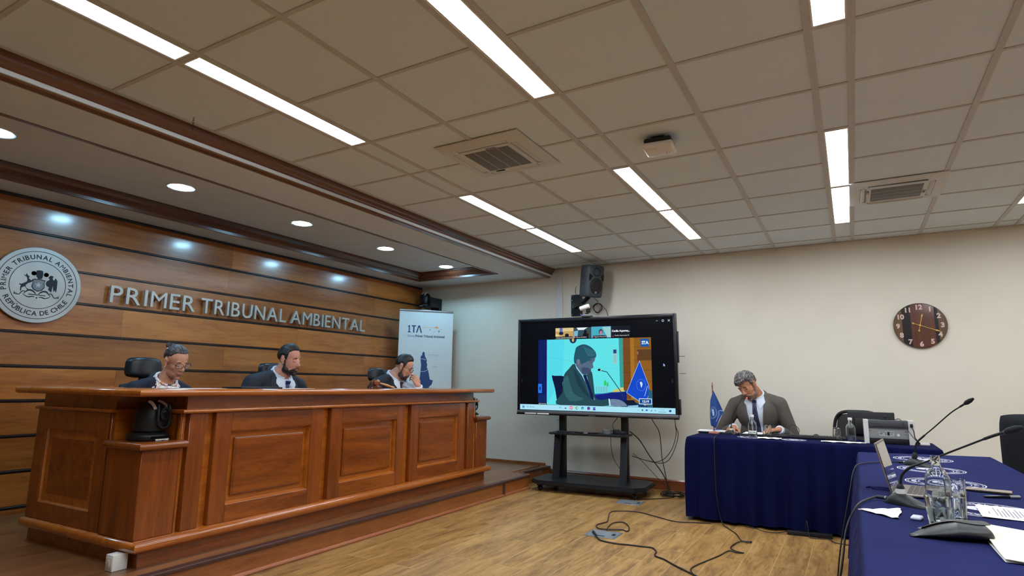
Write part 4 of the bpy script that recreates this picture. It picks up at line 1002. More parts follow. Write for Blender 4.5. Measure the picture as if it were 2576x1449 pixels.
# ================================================================ AIR CONDITIONING CASSETTES
M_ac = mat('cassette_plastic', (206, 208, 206), .5, var=.01)
M_grill = mat('cassette_grille', (112, 114, 116), .7, var=.25, scale=420)
def cassette(label, loc, rz, openf):
    t = thing('air_cassette', label, 'air conditioner', loc, rz, 'ceiling air units')
    S_ = .325
    q = MB()
    # sloped frame: outer square, raised towards the middle, opening for slots
    o_ = [(-S_, -S_), (S_, -S_), (S_, S_), (-S_, S_)]
    q.sweep([(0, 0), (0, -.006), (-.03, -.016), (-.075, -.022), (-.075, .0)], [(-S_, -S_), (S_, -S_), (S_, S_), (-S_, S_)], closed=True, side=1)
    q.sweep([(-.118, 0), (-.118, -.024), (-.15, -.026), (-.15, 0)], [(-S_, -S_), (S_, -S_), (S_, S_), (-S_, S_)], closed=True, side=1)
    for sx in (-1, 1):
        for sy in (-1, 1): q.bbox(sx*(S_-.07), sx*(S_-.13), sy*(S_-.07), sy*(S_-.13), -.0235, 0, .006)
    q.box(-S_+.07, S_-.07, -S_+.07, S_-.07, -.004, 0)
    obj('frame', q, M_ac, t, True, 30)
    for k in range(4):
        q = MB(); T = Matrix.Rotation(k*PI/2, 4, 'Z')
        tilt = openf if k % 2 else openf*.6
        q.bbox(-.19, .19, -.019, .019, -.002, .002, .001, T=T @ Matrix.Translation((0, -S_+.0965, -.018)) @ Matrix.Rotation(tilt, 4, 'X')); obj('air_flap', q, M_ac, t)
        q = MB(); q.box(-.196, .196, -S_+.0755, -S_+.1175, -.0055, -.0045, T=T); obj('air_slot', q, M_black, t, False)
    q = MB(); q.bbox(-.175, .175, -.175, .175, -.028, -.006, .004); gq = obj('intake_panel', q, M_grill, t)
    q = MB()
    for x in (-.09, 0, .09): q.box(x-.0015, x+.0015, -.172, .172, -.030, -.0275)
    obj('panel_rib', q, M_ac, gq, False)
    q = MB(); q.bbox(-.135, -.065, .19, .205, -.030, -.02, .002); obj('receiver_window', q, M_blackg, t)
    q = MB(); add_text(q, 'CLARK', .026, .05, -.198, 0, ext=.0003, bold=.0006, T=Matrix.Translation((0, 0, -.0272)) @ Matrix.Rotation(PI, 4, 'X') @ Matrix.Scale(-1, 4, (0, 1, 0)) @ Matrix.Rotation(0, 4, 'Z')); obj('lettering', q, mat('badge_blue', (60, 70, 90), .5, var=0), t, False)
    return t
cassette('square ceiling air unit in the middle, between the strip lights', (-2.053, 3.36, CZ-.003), 0, .15)
cassette('square ceiling air unit at the right with open flaps', (.41, 5.485, CZ-.003), PI/2, .75)
# wireless access point
ap = thing('access_point', 'small white and black wireless device hanging under a ceiling tile', 'access point', (-.985, 3.62, CZ+.003), .08)
q = MB(); q.bbox(-.04, .04, -.05, .05, -.02, 0, .004); q.bbox(-.088, .088, -.088, .088, -.052, -.02, .02, 3); obj('bracket_plate', q, M_black, ap)
q = MB(); q.bbox(-.098, .098, -.095, .095, -.088, -.05, .022, 4); obj('cover', q, M_white, ap)
q = MB(); q.ball((.04, .03, -.088), .004); q.ball((-.02, -.05, -.088), .003); q.ball((.055, .035, -.088), .003); obj('status_light', q, M_grey, ap)
# bit of chain hanging by the crown
q = MB()
for i in range(5):
    T = Matrix.Translation((0, 0, -.01-.018*i)) @ Matrix.Rotation(PI/2*(i % 2), 4, 'Z')
    q.tube([T @ Vector((.005*math.cos(a), 0, .011*math.sin(a))) for a in [j*PI/4 for j in range(8)]], .0013, 5, closed=True)
one('hanging_chain', q, M_dark, 'short piece of chain hanging from the ceiling beside the timber crown', 'chain', (-3.40, 1.965, CZ+.002))
# ================================================================ TABLES AND CLOTHS
TZ = .75
def table(label, x0, x1, y0, y1):
    t = thing('folding_table', label, 'table', ((x0+x1)/2, (y0+y1)/2, 0)); a, b = (x1-x0)/2-.03, (y1-y0)/2-.03
    q = MB(); q.bbox(-a, a, -b, b, TZ-.035, TZ-.006, .005); obj('tabletop', q, M_grey, t)
    for sx in (-1, 1):
        for sy in (-1, 1):
            q = MB(); q.tube([(sx*(a-.1), sy*(b-.06), 0), (sx*(a-.1), sy*(b-.06), TZ-.036)], .016, 10); obj('leg', q, M_dark, t)
    return t
def cloth_mat(name, c, sh=.015):
    m = mat(name, c, .82, var=.05, scale=3, bump=.25, bscale=600, sheen=sh, spec=.03); return m
M_navy = cloth_mat('navy_cloth', (15, 19, 58)); M_navy2 = cloth_mat('blue_cloth', (33, 38, 82))
M_print = flat('cloth_print_white', (206, 206, 222), 0, .7)
def tablecloth(name, corners, label, m, amp=.03, wl=.17, zb=.03, sag=None, seed=1, flare=.05, group=None, open_=()):
    """cloth over a table: corners counter-clockwise; sides fall in pleats"""
    rnd = random.Random(seed); P = [Vector((a, b)) for a, b in corners]; N = len(P); per = []
    for i in range(N):
        a, b = P[i], P[(i+1) % N]; L_ = (b-a).length; n = max(8, int(L_/.012)); d = (b-a).normalized(); nn = Vector((d.y, -d.x)); r = .03
        for k in range(n): per.append((a+d*(L_*k/n), nn, i, L_*k/n, L_))
    # round the corners of the outward normal
    M_ = len(per); w_ = 6; nor = []
    for i in range(M_):
        s = Vector((0, 0))
        for k in range(-w_, w_+1): s += per[(i+k) % M_][1]
        nor.append(s.normalized())
    ph = [rnd.uniform(0, 6.28) for _ in range(8)]; tot = 0; arc = []
    for i in range(M_):
        arc.append(tot); tot += (per[(i+1) % M_][0]-per[i][0]).length
    rows_ = [(-.012, TZ+.003), (-.003, TZ+.0025), (.004, TZ-.001), (.008, TZ-.010), (.010, TZ-.03), (.011, TZ-.06), (.013, TZ-.10)]
    for k in range(1, 15): rows_.append((None, TZ-.10-(TZ-.10-zb)*k/14))
    vs = []
    for j, (o, z) in enumerate(rows_):
        t = max(0, min(1, (TZ-.01-z)/(TZ-zb)))
        for i in range(M_):
            s = arc[i]; base = (.013+flare*t) if o is None else o
            g = t**.55
            k1 = math.sin(2*PI*s/wl+ph[0]+.9*math.sin(2*PI*s/(wl*3.3)+ph[1])+.5*t); k2 = math.sin(2*PI*s/(wl*.46)+ph[2]+1.4*t)
            fold = amp*g*(.5*(abs(k1)**.7)*(1 if k1 > 0 else -1)+.5+.22*k2) if t > 0 else 0
            p = per[i][0]+nor[i]*(base+fold)
            zz = z+(.004*math.sin(s*7+ph[3])+.003*math.sin(s*19) if j == len(rows_)-1 else 0)
            vs.append((p.x, p.y, zz))
    fs = []
    for j in range(len(rows_)-1):
        side = [per[i][2] for i in range(M_)]
        for i in range(M_):
            if side[i] in open_ and j > 3: continue
            a, b = j*M_+i, j*M_+(i+1) % M_; fs.append((a, b, b+M_, a+M_))
    q = MB(); q.add(vs, fs)
    # top with gentle ripples
    c = sum((Vector((p.x, p.y)) for p in P), Vector((0, 0)))/N
    ring = [Vector(v) for v in vs[:M_]]; K = 10; tv_ = list(ring); tf = []
    for k in range(1, K):
        for v in ring:
            p = Vector((v.x, v.y)).lerp(c, k/K); tv_.append((p.x, p.y, TZ+.003+.0006*math.sin(p.x*31+p.y*11)))
    tv_.append((c.x, c.y, TZ+.003))
    for k in range(K-1):
        for i in range(M_): a, b = k*M_+i, k*M_+(i+1) % M_; tf.append((a, a+M_, b+M_, b))
    for i in range(M_): tf.append(((K-1)*M_+i, len(tv_)-1, (K-1)*M_+(i+1) % M_))
    q.add(tv_, tf)
    me = q.mesh(name); bm = bmesh.new(); bm.from_mesh(me); bmesh.ops.remove_doubles(bm, verts=bm.verts, dist=.0002); bmesh.ops.recalc_face_normals(bm, faces=bm.faces); bm.to_mesh(me); bm.free()
    me.materials.append(m); smooth_me(me, 60); o = bpy.data.objects.new(name, me); COL.objects.link(o); tag(o, label, 'tablecloth', group)
    return o
def logo(parent, cx, cy, R, rz=0, m=None, z=TZ+.0046, text=True):
    q = MB(); T = Matrix.Translation((cx, cy, z)) @ Matrix.Rotation(rz, 4, 'Z')
    for r, w_ in ((R, .006), (R*.93, .003), (R*.66, .004)):
        q.lathe([(r-w_/2, 0), (r+w_/2, 0)], 56, T=T)
    arc_text(q, 'PRIMER TRIBUNAL AMBIENTAL', R*.17, R*.73, PI/2, False, T, z=0, bold=.0006)
    arc_text(q, 'REPÚBLICA DE CHILE', R*.17, R*.86, -PI/2, True, T, z=0, bold=.0006)
    def bl(pts): poly(q, [(p.x*R, p.y*R) for p in spline([(a, b, 0) for a, b in pts], 4, True)], 0, 0, T)
    bl([(-.42, .12), (-.25, .42), (.05, .46), (.02, .25), (-.18, .1), (-.2, -.12)]); bl([(.12, .44), (.38, .26), (.42, -.02), (.22, .02), (.14, .22)])
    bl([(-.08, .08), (.12, .04), (.2, -.14), (.08, -.44), (-.02, -.5), (-.06, -.24), (-.2, -.2)]); bl([(.28, -.1), (.4, -.14), (.3, -.32), (.2, -.36)])
    return obj('printed_emblem', q, m or M_print, parent, False)
table('long folding table by the back wall, under the navy cloth', -1.40, .56, 5.82, 6.45)
cb = tablecloth('tablecloth', [(-1.40, 5.80), (.57, 5.80), (.57, 6.47), (-1.40, 6.47)], 'navy pleated tablecloth reaching the floor on the back table', M_navy, .050, .185, .03, seed=4, flare=-.006)
logo(cb, -.86, 6.08, .13); logo(cb, -.50, 6.02, .10)
table('folding table in the right foreground, nearer of the two under blue cloths', .02, .78, 1.25, 3.28)
table('folding table behind the laptop, farther of the two under blue cloths', .02, .78, 3.36, 5.24)
c2 = tablecloth('tablecloth', [(0, 3.30), (.80, 3.30), (.81, 5.42), (0, 5.22)], 'blue tablecloth with three white emblems on the farther right table', M_navy2, .03, .22, .03, seed=8, flare=.07)
for x, y in ((.372, 4.93), (.362, 4.33), (.366, 3.76)): logo(c2, x, y, .165, .15)
c1 = tablecloth('tablecloth', [(-.004, 1.2), (.80, 1.2), (.80, 3.34), (-.004, 3.34)], 'blue tablecloth under the laptop and papers in the right foreground', M_navy2, .028, .24, .03, seed=11, flare=.085, )
c1.location.z = .0035
logo(c1, .42, 3.0, .17, .15)
q = MB()
for i in range(5):
    pts = [(.02+.03*k+.008*i, 3.335-.006*i+.004*math.sin(k+i), TZ+.007+.004*math.sin(k*.8+i)) for k in range(9-i)]
    q.tube(spline(pts, 4), .004, 6)
obj('crease', q, M_navy2, c1)
TT = TZ+.0075                                     # top of the near cloth
TB = TZ+.004

# ---------------------------------------------------------------- table microphones
def mic(label, base, rz, pts, headr=.0105, led=False, sc_=1.0, lab=True, headlen=.042):
    t = thing('table_microphone', label, 'microphone', base, 0, 'gooseneck microphones'); R = Matrix.Rotation(rz, 4, 'Z'); b = Vector(base)
    q = MB()
    def fn(u, v):
        x = -.048+.21*v; wd = .040*math.sqrt(max(0, 1-((v-.32)/.70)**2)) if v < 1.02 else 0; wd = max(wd, .0005)
        h_ = (.034*math.exp(-((v-.22)/.30)**2)+.010)*min(1, math.sqrt(max(0, (1-v)*6)))*min(1, math.sqrt(max(.0, v*9)))+.0012
        a = PI*u; return R @ Vector((x, -wd*math.cos(a), h_*math.sin(a)**.8))
    q.grid(fn, 18, 22); q.grid(lambda u, v: (R @ Vector((-.048+.21*v, (2*u-1)*max(.0005, .040*math.sqrt(max(0, 1-((v-.32)/.70)**2))), 0.0))), 2, 22)
    obj('base', q, M_black, t, True, 80)
    q = MB(); q.tube([R @ Vector((-.040, 0, .012)), R @ Vector((-.058, 0, .012))], .0085, 12); q.tube([R @ Vector((-.058, 0, .012)), R @ Vector((-.10, 0, .010))], .0072, 12); obj('plug', q, M_dark, t)
    q = MB(); q.tube([R @ Vector((-.0575, 0, .012)), R @ Vector((-.0635, 0, .012))], .0088, 12); obj('plug_ring', q, M_silver, t)
    P = [Vector(p)-b for p in pts]
    q = MB(); q.tube([(0, 0, .024), (0, 0, .034), P[0]-Vector((0, 0, .012)), P[0]], [.0125, .0145, .0140, .008], 16, round_=False); g = obj('grip', q, M_black, t)
    if lab:
        q = MB(); q.lathe([(.0172, .034), (.0168, .060)], 20, caps=False, T=Matrix.Translation((.0016, -.0018, 0))); obj('label_sticker', q, M_white, g)
        q = MB()
        for k in range(9):
            a = -2.2+.12*k; q.box(-.0006-.0002*(k % 3), .0006, -.0003, .0003, .043, .056, T=Matrix.Rotation(a+.2, 4, 'Z') @ Matrix.Translation((.0172, 0, 0)) @ Matrix.Rotation(PI/2, 4, 'Z'))
        obj('barcode', q, M_blackg, g, False)
    S_ = spline(P, 8); n = len(S_); q = MB(); rr = [.0055 if i < n*.33 or i > n*.80 else .0036 for i in range(n)]; q.tube(S_, rr, 10); obj('gooseneck', q, M_black, t)
    d = (P[-1]-P[-2]).normalized(); e = P[-1]
    q = MB(); q.tube([e-d*.003, e+d*.003], .0078, 12); 
    o = obj('indicator_ring', q, flat('mic_led_red', (255, 60, 40), 6) if led else M_grey, t)
    q = MB(); q.tube([e+d*.003, e+d*.010, e+d*.010+d*headlen*.6, e+d*.01+d*headlen], [headr*.75, headr, headr*.98, headr*.6], 16, round_=True); obj('foam_head', q, M_fabric, t)
    return t
mic('gooseneck microphone on the near cloth beside the laptop, barcode label on its stem', (.136, 2.965, TT), -.62,
    [(.140, 2.961, .836), (.149, 2.955, .874), (.178, 2.934, .907), (.232, 2.895, .938), (.292, 2.852, .976), (.36, 2.803, 1.017), (.417, 2.762, 1.051), (.459, 2.733, 1.072)], .0125)
mic('gooseneck microphone farther along the blue cloth, behind the laptop', (.296, 4.498, TB), -.62,
    [(.302, 4.494, .832), (.316, 4.483, .891), (.356, 4.454, .94), (.407, 4.417, .994), (.486, 4.36, 1.081), (.533, 4.326, 1.122), (.555, 4.309, 1.140)], .0125, lab=False)
mic('gooseneck microphone with red light in front of the man in the grey suit', (-1.088, 6.33, TB), 2.9,
    [(-1.088, 6.33, .83), (-1.077, 6.34, .909), (-1.059, 6.34, .958), (-1.024, 6.34, 1.029), (-.996, 6.35, 1.073), (-.974, 6.36, 1.106), (-.957, 6.375, 1.114), (-.935, 6.385, 1.112)], .010, led=True, headlen=.03)

# ---------------------------------------------------------------- near table things
def bottle(label, loc, full=.1, sc_=1.0, cap=True):
    t = thing('glass_bottle', label, 'bottle', loc, 0, 'clear glass water bottles'); q = MB()
    o_ = [(0, 0), (.036, 0), (.039, .004), (.0395, .02), (.0395, .118), (.037, .135), (.028, .152), (.019, .160), (.0155, .170), (.0145, .180), (.0165, .184), (.0165, .190), (.0145, .192), (.0150, .206)]
    i_ = [(.0125, .206), (.0120, .180), (.0135, .168), (.017, .158), (.026, .150), (.0345, .134), (.037, .118), (.037, .02), (.035, .008), (0, .009)]
    q.lathe(o_+i_, 36); obj('bottle_body', q, M_glass, t)
    if full > 0:
        q = MB(); q.lathe([(0, .0088), (.0349, .0085), (.0369, .02), (.0369, full), (0, full)], 32); obj('water', q, M_water, t)
    if cap:
        q = MB(); q.lathe([(.0, .214), (.0165, .214), (.0175, .211), (.0175, .193), (.0155, .192)], 24); obj('cap', q, M_white, t)
    t.scale = (sc_, sc_, sc_); return t
bottle('clear glass bottle without a cap in the right foreground beside the tumblers', (.251, 2.80, TT), .085, 1.03, False)
bottle('white capped glass bottle in front of the man in the grey suit', (-.848, 6.045, TB), .05, .98)
b3 = bottle('white capped glass bottle beside the scanner on the back table', (-.045, 6.12, TB), .0, .98)
def tumbler(label, loc, r0, r1, h_, water=0, invert=False, facets=8, group='glass tumblers'):
    t = thing('tumbler', label, 'glass', loc, 0, group); q = MB(); w_ = .0022
    def ring(r, z, f): return (r, z)
    n = 48; prof = [(0, 0), (r0*.96, 0), (r0, .003), (r1, h_-.001), (r1-w_*.5, h_), (r1-w_, h_-.001), (r0-w_, .009), (0, .009)]
    q.lathe(prof, n)
    for i, v in enumerate(q.v):
        rr = math.hypot(v.x, v.y)
        if rr > r0*.9 and .002 < v.z < h_*.72:
            a = math.atan2(v.y, v.x); k = 1-.035*(.5+.5*math.cos(a*facets))*(1-v.z/(h_*.72))
            q.v[i] = Vector((v.x*k, v.y*k, v.z))
    if invert: q.v = [Vector((v.x, v.y, h_-v.z)) for v in q.v]
    obj('glass_body', q, M_glass, t)
    if water: 
        q = MB(); q.lathe([(0, .0088), (r0-w_*1.03-.001, .0088), (r0+(r1-r0)*water-w_*1.03, h_*water), (0, h_*water)], 40); obj('water', q, M_water, t)
    return t
tumbler('half full octagonal glass tumbler in front of the bottle in the foreground', (.232, 2.585, TT), .038, .045, .096, .62, facets=8)
tumbler('tall glass with water just right of the foreground bottle', (.296, 2.74, TT), .028, .033, .140, .55)
tumbler('upside-down glass tumbler in front of the seated man, right of the capped bottle', (-.722, 6.09, TB), .030, .038, .118, 0, True)
tumbler('upside-down glass tumbler left of the capped bottle near the scanner', (-.150, 6.07, TB), .030, .038, .122, 0, True)

lp = thing('laptop', 'open silver laptop seen side-on on the near table', 'laptop', (.112, 3.155, TT), -.13)
q = MB(); q.bbox(0, .262, 0, .318, .003, .013, .005); o = obj('keyboard_deck', q, mat('laptop_grey', (128, 118, 112), .4, metal=.4, var=.02), lp)
q = MB()
for r in range(6):
    n = 14
    for k in range(n):
        x0 = .055+.0195*r; y0 = .022+.0196*k; q.bbox(x0, x0+.0172, y0, y0+.0176, .0128, .0142, .0006, 1)
q.v = q.v; kb_ = obj('keys', q, mat('laptop_keys', (70, 62, 58), .5, var=.03), o)
kb_['kind'] = 'stuff'
q = MB(); q.bbox(.180, .245, .10, .21, .0128, .0134, .0005, 1); obj('trackpad', q, mat('trackpad_grey', (112, 104, 98), .35, var=0), o)
lidT = Matrix.Translation((.004, 0, .012)) @ Matrix.Rotation(math.radians(-13), 4, 'Y')
q = MB(); q.bbox(-.007, 0, 0, .318, 0, .215, .003, T=lidT); ld = obj('lid', q, mat('laptop_lid', (136, 122, 114), .35, metal=.5, var=.02), lp)
q = MB(); q.bbox(-.0005, .0012, .002, .316, .003, .2125, .0008, 1, T=lidT); obj('screen_bezel', q, M_blackg, ld)
q = MB(); q.box(.0014, .0018, .008, .310, .018, .205, T=lidT); obj('screen_panel', q, mat('laptop_screen', (40, 52, 78), .06, var=0, spec=1.0, coat=1), ld, False)

q = MB(); g = MB()
def nap(u, v, P=((-.013, 2.728), (.131, 2.825), (.108, 2.60), (.085, 2.565))):
    a = Vector(P[0]).lerp(Vector(P[1]), u); b = Vector(P[0]).lerp(Vector(P[3]), u) if u < .5 else Vector(P[3]).lerp(Vector(P[2]), (u-.5)*2)
    b = Vector(P[0]).lerp(Vector(P[2]), u); c = a.lerp(b, v)
    return Vector((c.x+.004*math.sin(v*9+u*4), c.y+.004*math.sin(u*14), TT+.002+.004*abs(math.sin(u*9+v*5))*(.3+u)+.002*math.sin(v*13)))
g.grid(nap, 20, 16); g2 = MB(); g2.grid(lambda u, v: nap(u, v)-Vector((0, 0, .0012)), 20, 16); g.add(g2.v, g2.f)
one('crumpled_napkin', g, M_paper, 'crumpled white napkin on the blue cloth below the near microphone', 'napkin')
q = MB(); q.bbox(-.017, .017, -.028, .028, 0, .012, .006, 3); one('wireless_receiver', q, mat('eraser_white', (206, 214, 228), .35, var=0), 'small rounded white plastic piece beside the napkin', 'small white case', (.166, 2.65, TT), -.2)
q = MB()
def sheet(x0, x1, y0, y1, z, lift, m=0):
    q = MB(); f = lambda u, v, dz=0: Vector((x0+(x1-x0)*u, y0+(y1-y0)*v, z+lift*(1-u)**3*(.4+.6*(1-v))+dz))
    q.grid(lambda u, v: f(u, v), 14, 10); q.grid(lambda u, v: f(u, v, -.0006), 14, 10); return q
p_ = thing('printed_page', 'printed white pages lying on the emblem of the near cloth', 'paper', (.378, 2.82, TT+.0022), -.06)
obj('page', sheet(0, .21, 0, .285, .0008, .002), M_paper, p_)
q = MB()
for k in range(14):
    x = .05+.011*k; q.box(x, x+.0028, .04+.02*(k % 3 == 0), .235-.03*((k*7) % 3), .00165, .0018)
q.box(.028, .031, .08, .13, .0022, .0024)
obj('printed_lines', q, mat('print_grey', (120, 120, 128), .8, var=0), p_, False)
nb = thing('phone', 'thin dark phone with beige back lying on the blue cloth at the right', 'phone', (.51, 3.555, TB), -.18)
q = MB(); q.bbox(-.085, .085, -.038, .038, 0, .008, .003); obj('body', q, M_black, nb)
q = MB(); q.bbox(-.083, .083, -.036, .036, .0078, .0105, .001); obj('back_cover', q, mat('beige_cover', (148, 134, 118), .5, var=.02), nb)
pn = thing('ballpoint_pen', 'black pen with a silver clip beside the dark phone', 'pen', (.533, 3.385, TB+.0065), .5)
q = MB(); q.tube([(-.075, 0, 0), (.03, 0, 0)], .0062, 12, round_=True); obj('barrel', q, M_blackg, pn)
q = MB(); q.tube([(.028, 0, 0), (.072, 0, 0)], .0068, 12); q.box(.03, .07, -.0015, .0015, .0065, .0085); obj('pen_cap', q, M_silver, pn)
# spectacle case
gc = thing('glasses_case', 'soft black leather spectacle case with a snap flap in the foreground', 'spectacle case', (.235, 2.385, TT), math.atan2(.06, .19))
q = MB()
def case(u, v):
    x = -.105+.215*v; a = 2*PI*u
    w_ = (.016+.046*min(1, v*2.3))*(min(1, math.sqrt((1-v)*9+.05)))
    h_ = (.0035+.0225*min(1, v*2.0)**.8)*(min(1, math.sqrt((1-v)*7+.08)))
    return Vector((x+.012*math.sin(a)*(1-v), w_*math.cos(a), h_+.0005+h_*math.sin(a)*(.98)))
q.grid(case, 28, 24); q.grid(lambda u, v: Vector((case(u, 0).x, case(u, 0).y*v, .008+(case(u, 0).z-.008)*v)), 28, 2); q.grid(lambda u, v: Vector((case(u, 1).x, case(u, 1).y*v, .006+(case(u, 1).z-.006)*v)), 28, 2)
obj('pouch', q, mat('case_leather', (52, 52, 52), .42, var=.05, scale=20, bump=.2, bscale=300), gc, True, 80)
q = MB()
def flap(u, v, dz=0):
    x = -.07+.17*u; wd = .052-.030*(u-.15)**2*2; y = .058-(.066-.024*math.cos(u*PI*1.2))*v
    vv = (x+.105)/.215; w_ = (.016+.046*min(1, vv*2.3)); h_ = (.0035+.0225*min(1, vv*2.0)**.8)
    k = max(-1, min(1, y/w_)); return Vector((x, y, h_+.0022+h_*math.sqrt(max(0, 1-k*k))+dz))
q.grid(lambda u, v: flap(u, v), 22, 10); q.grid(lambda u, v: flap(u, v, -.0015), 22, 10); fl = obj('flap', q, mat('case_flap', (62, 61, 60), .45, var=.05, bump=.2, bscale=300), gc)
q = MB(); q.lathe([(0, .004), (.004, .0035), (.006, .0015), (.006, 0)], 16, T=Matrix.Translation(flap(.28, .72)) @ Matrix.Rotation(.5, 4, 'X')); obj('snap_button', q, M_silver, fl)
# cream folder
fo = thing('paper_folder', 'cream paper folder with a raised corner at the lower right edge', 'folder', (.325, 2.135, TT+.001), -.0)
q = MB()
def fsh(u, v, dz=0):
    return Vector((.0+.24*u+.002*v, .46*v-.02*u, .003+.020*(1-u)**2*(.3+.7*v)+dz))
q.grid(lambda u, v: fsh(u, v), 16, 14); q.grid(lambda u, v: fsh(u, v, -.0009), 16, 14); obj('cover', q, mat('cream_card', (226, 220, 200), .7, var=.01), fo)
q = MB(); q.box(.07, .074, .30, .36, .0088, .0092); obj('ink_mark', q, M_black, fo, False)
q = MB(); q.add([fsh(u, v, -.003) for u, v in ((0, 0), (1, 0), (1, 1.0), (0, 1.0))], [(0, 1, 2, 3)]); q.add([Vector((.0, .0, .0008)), Vector((.23, 0, .0008)), Vector((.23, .45, .0008)), Vector((0, .45, .0008))], [(0, 1, 2, 3)]); obj('inner_sheet', q, M_paper, fo, False)
# cables on the near cloth
cable('microphone_cable', [(.052, 3.025, TT+.010), (.02, 2.95, TT+.008), (-.004, 2.87, TT+.006), (-.028, 2.80, TT-.01), (-.062, 2.74, TT-.08), (-.085, 2.68, .55), (-.14, 2.62, .3), (-.19, 2.55, .012)], .0042, 'black cable of the near microphone falling over the cloth edge', 'microphone cables')
cable('microphone_cable', [(.213, 4.556, TB+.010), (.14, 4.52, TB+.008), (.05, 4.40, TB+.008), (-.01, 4.27, TB+.006), (-.035, 4.2, TB-.03), (-.06, 4.12, .62), (-.13, 4.05, .3), (-.17, 4.0, .012)], .0042, 'black cable of the farther microphone falling over the cloth edge', 'microphone cables')

# ---------------------------------------------------------------- back table things
fg = thing('desk_flag', 'small blue flag with white emblem on a wooden stand on the back table', 'flag', (-1.248, 6.30, TB))
M_flagw = wood('flag_stand_wood', (160, 88, 52), (116, 56, 32), 'Z', 14, 6, rough=.3, coat=.5, tone=0)
q = MB(); q.lathe([(0, 0), (.055, 0), (.057, .006), (.054, .013), (.040, .019), (.014, .022), (.010, .03), (0, .03)], 32); obj('stand_base', q, M_flagw, fg)
q = MB(); q.tube([(0, 0, .02), (0, 0, .48)], .0058, 10); q.lathe([(.0058, .455), (.009, .46), (.006, .466), (.010, .474), (.005, .482), (.004, .50), (0, .515)], 14); obj('pole', q, M_flagw, fg)
fM = mat('flag_blue', (16, 60, 128), .55, var=.03, sheen=.3)
def flg(u, v, dz=0):
    left = [(.009, .43), (-.022, .335), (-.034, .18), (-.027, .08), (.02, .054)]; right = [(.009, .43), (.036, .365), (.065, .295), (.098, .213), (.02, .054)]
    right = [(.009, .43), (.04, .36), (.072, .28), (.098, .213), (.06, .15), (.02, .054)]
    def at(L_, t):
        t *= len(L_)-1; i = min(int(t), len(L_)-2); f = t-i; return Vector(L_[i]).lerp(Vector(L_[i+1]), f)
    a, b = at(left, v), at(right, v); p = a.lerp(b, u)
    return Vector((p.x, -.010-.014*math.sin(u*PI*1.6+.4)*math.sin(v*PI)+dz, p.y))
q = MB(); q.grid(lambda u, v: flg(u, v), 18, 30); q.grid(lambda u, v: flg(u, v, .0015), 18, 30); fc = obj('flag_cloth', q, fM, fg, True, 80)
q = MB()
def onfl(pts, w_):
    for a, b in zip(pts, pts[1:]):
        A, B_ = flg(*a, -.0012), flg(*b, -.0012); d = (B_-A); nn = Vector((-d.z, 0, d.x)).normalized()*w_/2; q.add([A+nn, A-nn, B_-nn, B_+nn], [(0, 1, 2, 3)])
for R_ in (.20, .165): onfl([(.30+R_*1.6*math.cos(a)*.9, .50+R_*.62*math.sin(a)) for a in [i*2*PI/28 for i in range(29)] ], .0016)
onfl([(.74, .50), (.66, .60), (.55, .78)], .004); onfl([(.98, .56), (.80, .50)], .006)
for a in range(5): onfl([(.22+.03*a, .42), (.26+.03*a, .50), (.27+.015*a, .56)], .004)
obj('flag_emblem', q, flat('flag_print', (170, 196, 226), 0, .6), fc, False)
ps = thing('paper_stack', 'stack of white papers with a blue pen at the left end of the back table', 'paper', (-1.30, 6.40-.02, TB), .05)
q = MB(); q.bbox(-.11, .16, -.07, .05, 0, .018, .003); obj('dark_binder', q, M_black, ps)
q = MB()
for k in range(5): q.box(-.125+.004*k, .155-.003*k, -.075+.003*k, .055, .0185+.0022*k, .0202+.0022*k)
obj('sheets', q, M_paper, ps, False)
q = MB(); q.tube([(-.0, 0, .034), (.065, .02, .036)], .004, 8, round_=True); one('blue_pen', q, mat('pen_blue', (40, 70, 200), .3, var=0), 'blue pen lying on the paper stack at the table end', 'pen', (-1.27, 6.37, TB))
fd = thing('writing_folder', 'black folder with white sheets open in front of the seated man', 'folder', (-.79, 6.28, TB), .02)
q = MB(); q.bbox(-.19, .22, -.11, .11, 0, .022, .004); obj('cover', q, M_black, fd)
q = MB(); q.box(-.17, -.0, -.10, .10, .0225, .0255); q.box(-.165, -.005, -.095, .105, .026, .0285); obj('sheets', q, M_paper, fd, False)
def napk(x0, x1, y0, y1, seed):
    r = random.Random(seed); a = r.uniform(0, 6); q = MB()
    f = lambda u, v, dz=0: Vector((x0+(x1-x0)*(u+.03*math.sin(v*7+a)), y0+(y1-y0)*(v+.05*math.sin(u*9+a)), TB+.003+.005*abs(math.sin(u*8+v*3+a))+.004*math.sin(v*6+a)**2+dz))
    q.grid(lambda u, v: f(u, v), 22, 12); q.grid(lambda u, v: f(u, v, -.0015), 22, 12); return q
one('paper_napkin', napk(-.80, -.60, 5.94, 6.06, 2), M_paper, 'white paper napkin in front of the tumbler before the seated man', 'napkin', group='napkins on the back table')
one('paper_napkin', napk(-.27, .02, 5.93, 6.04, 5), M_paper, 'white paper napkin in front of the tumbler and bottle near the scanner', 'napkin', group='napkins on the back table')
kb = thing('keyboard', 'black computer keyboard on the back table', 'keyboard', (-.32, 6.27, TB), .03)
q = MB(); q.bbox(-.225, .225, -.075, .075, 0, .022, .005); kk = obj('case', q, M_black, kb)
for r in range(5):
    for c in range(0, 15):
        pass
q = MB()
for r in range(5):
    for c in range(18): q.bbox(-.215+.024*c, -.215+.024*c+.021, -.062+.025*r, -.062+.025*r+.021, .021, .029, .002, 1)
o = obj('keys', q, M_dark, kb); o['kind'] = 'stuff'
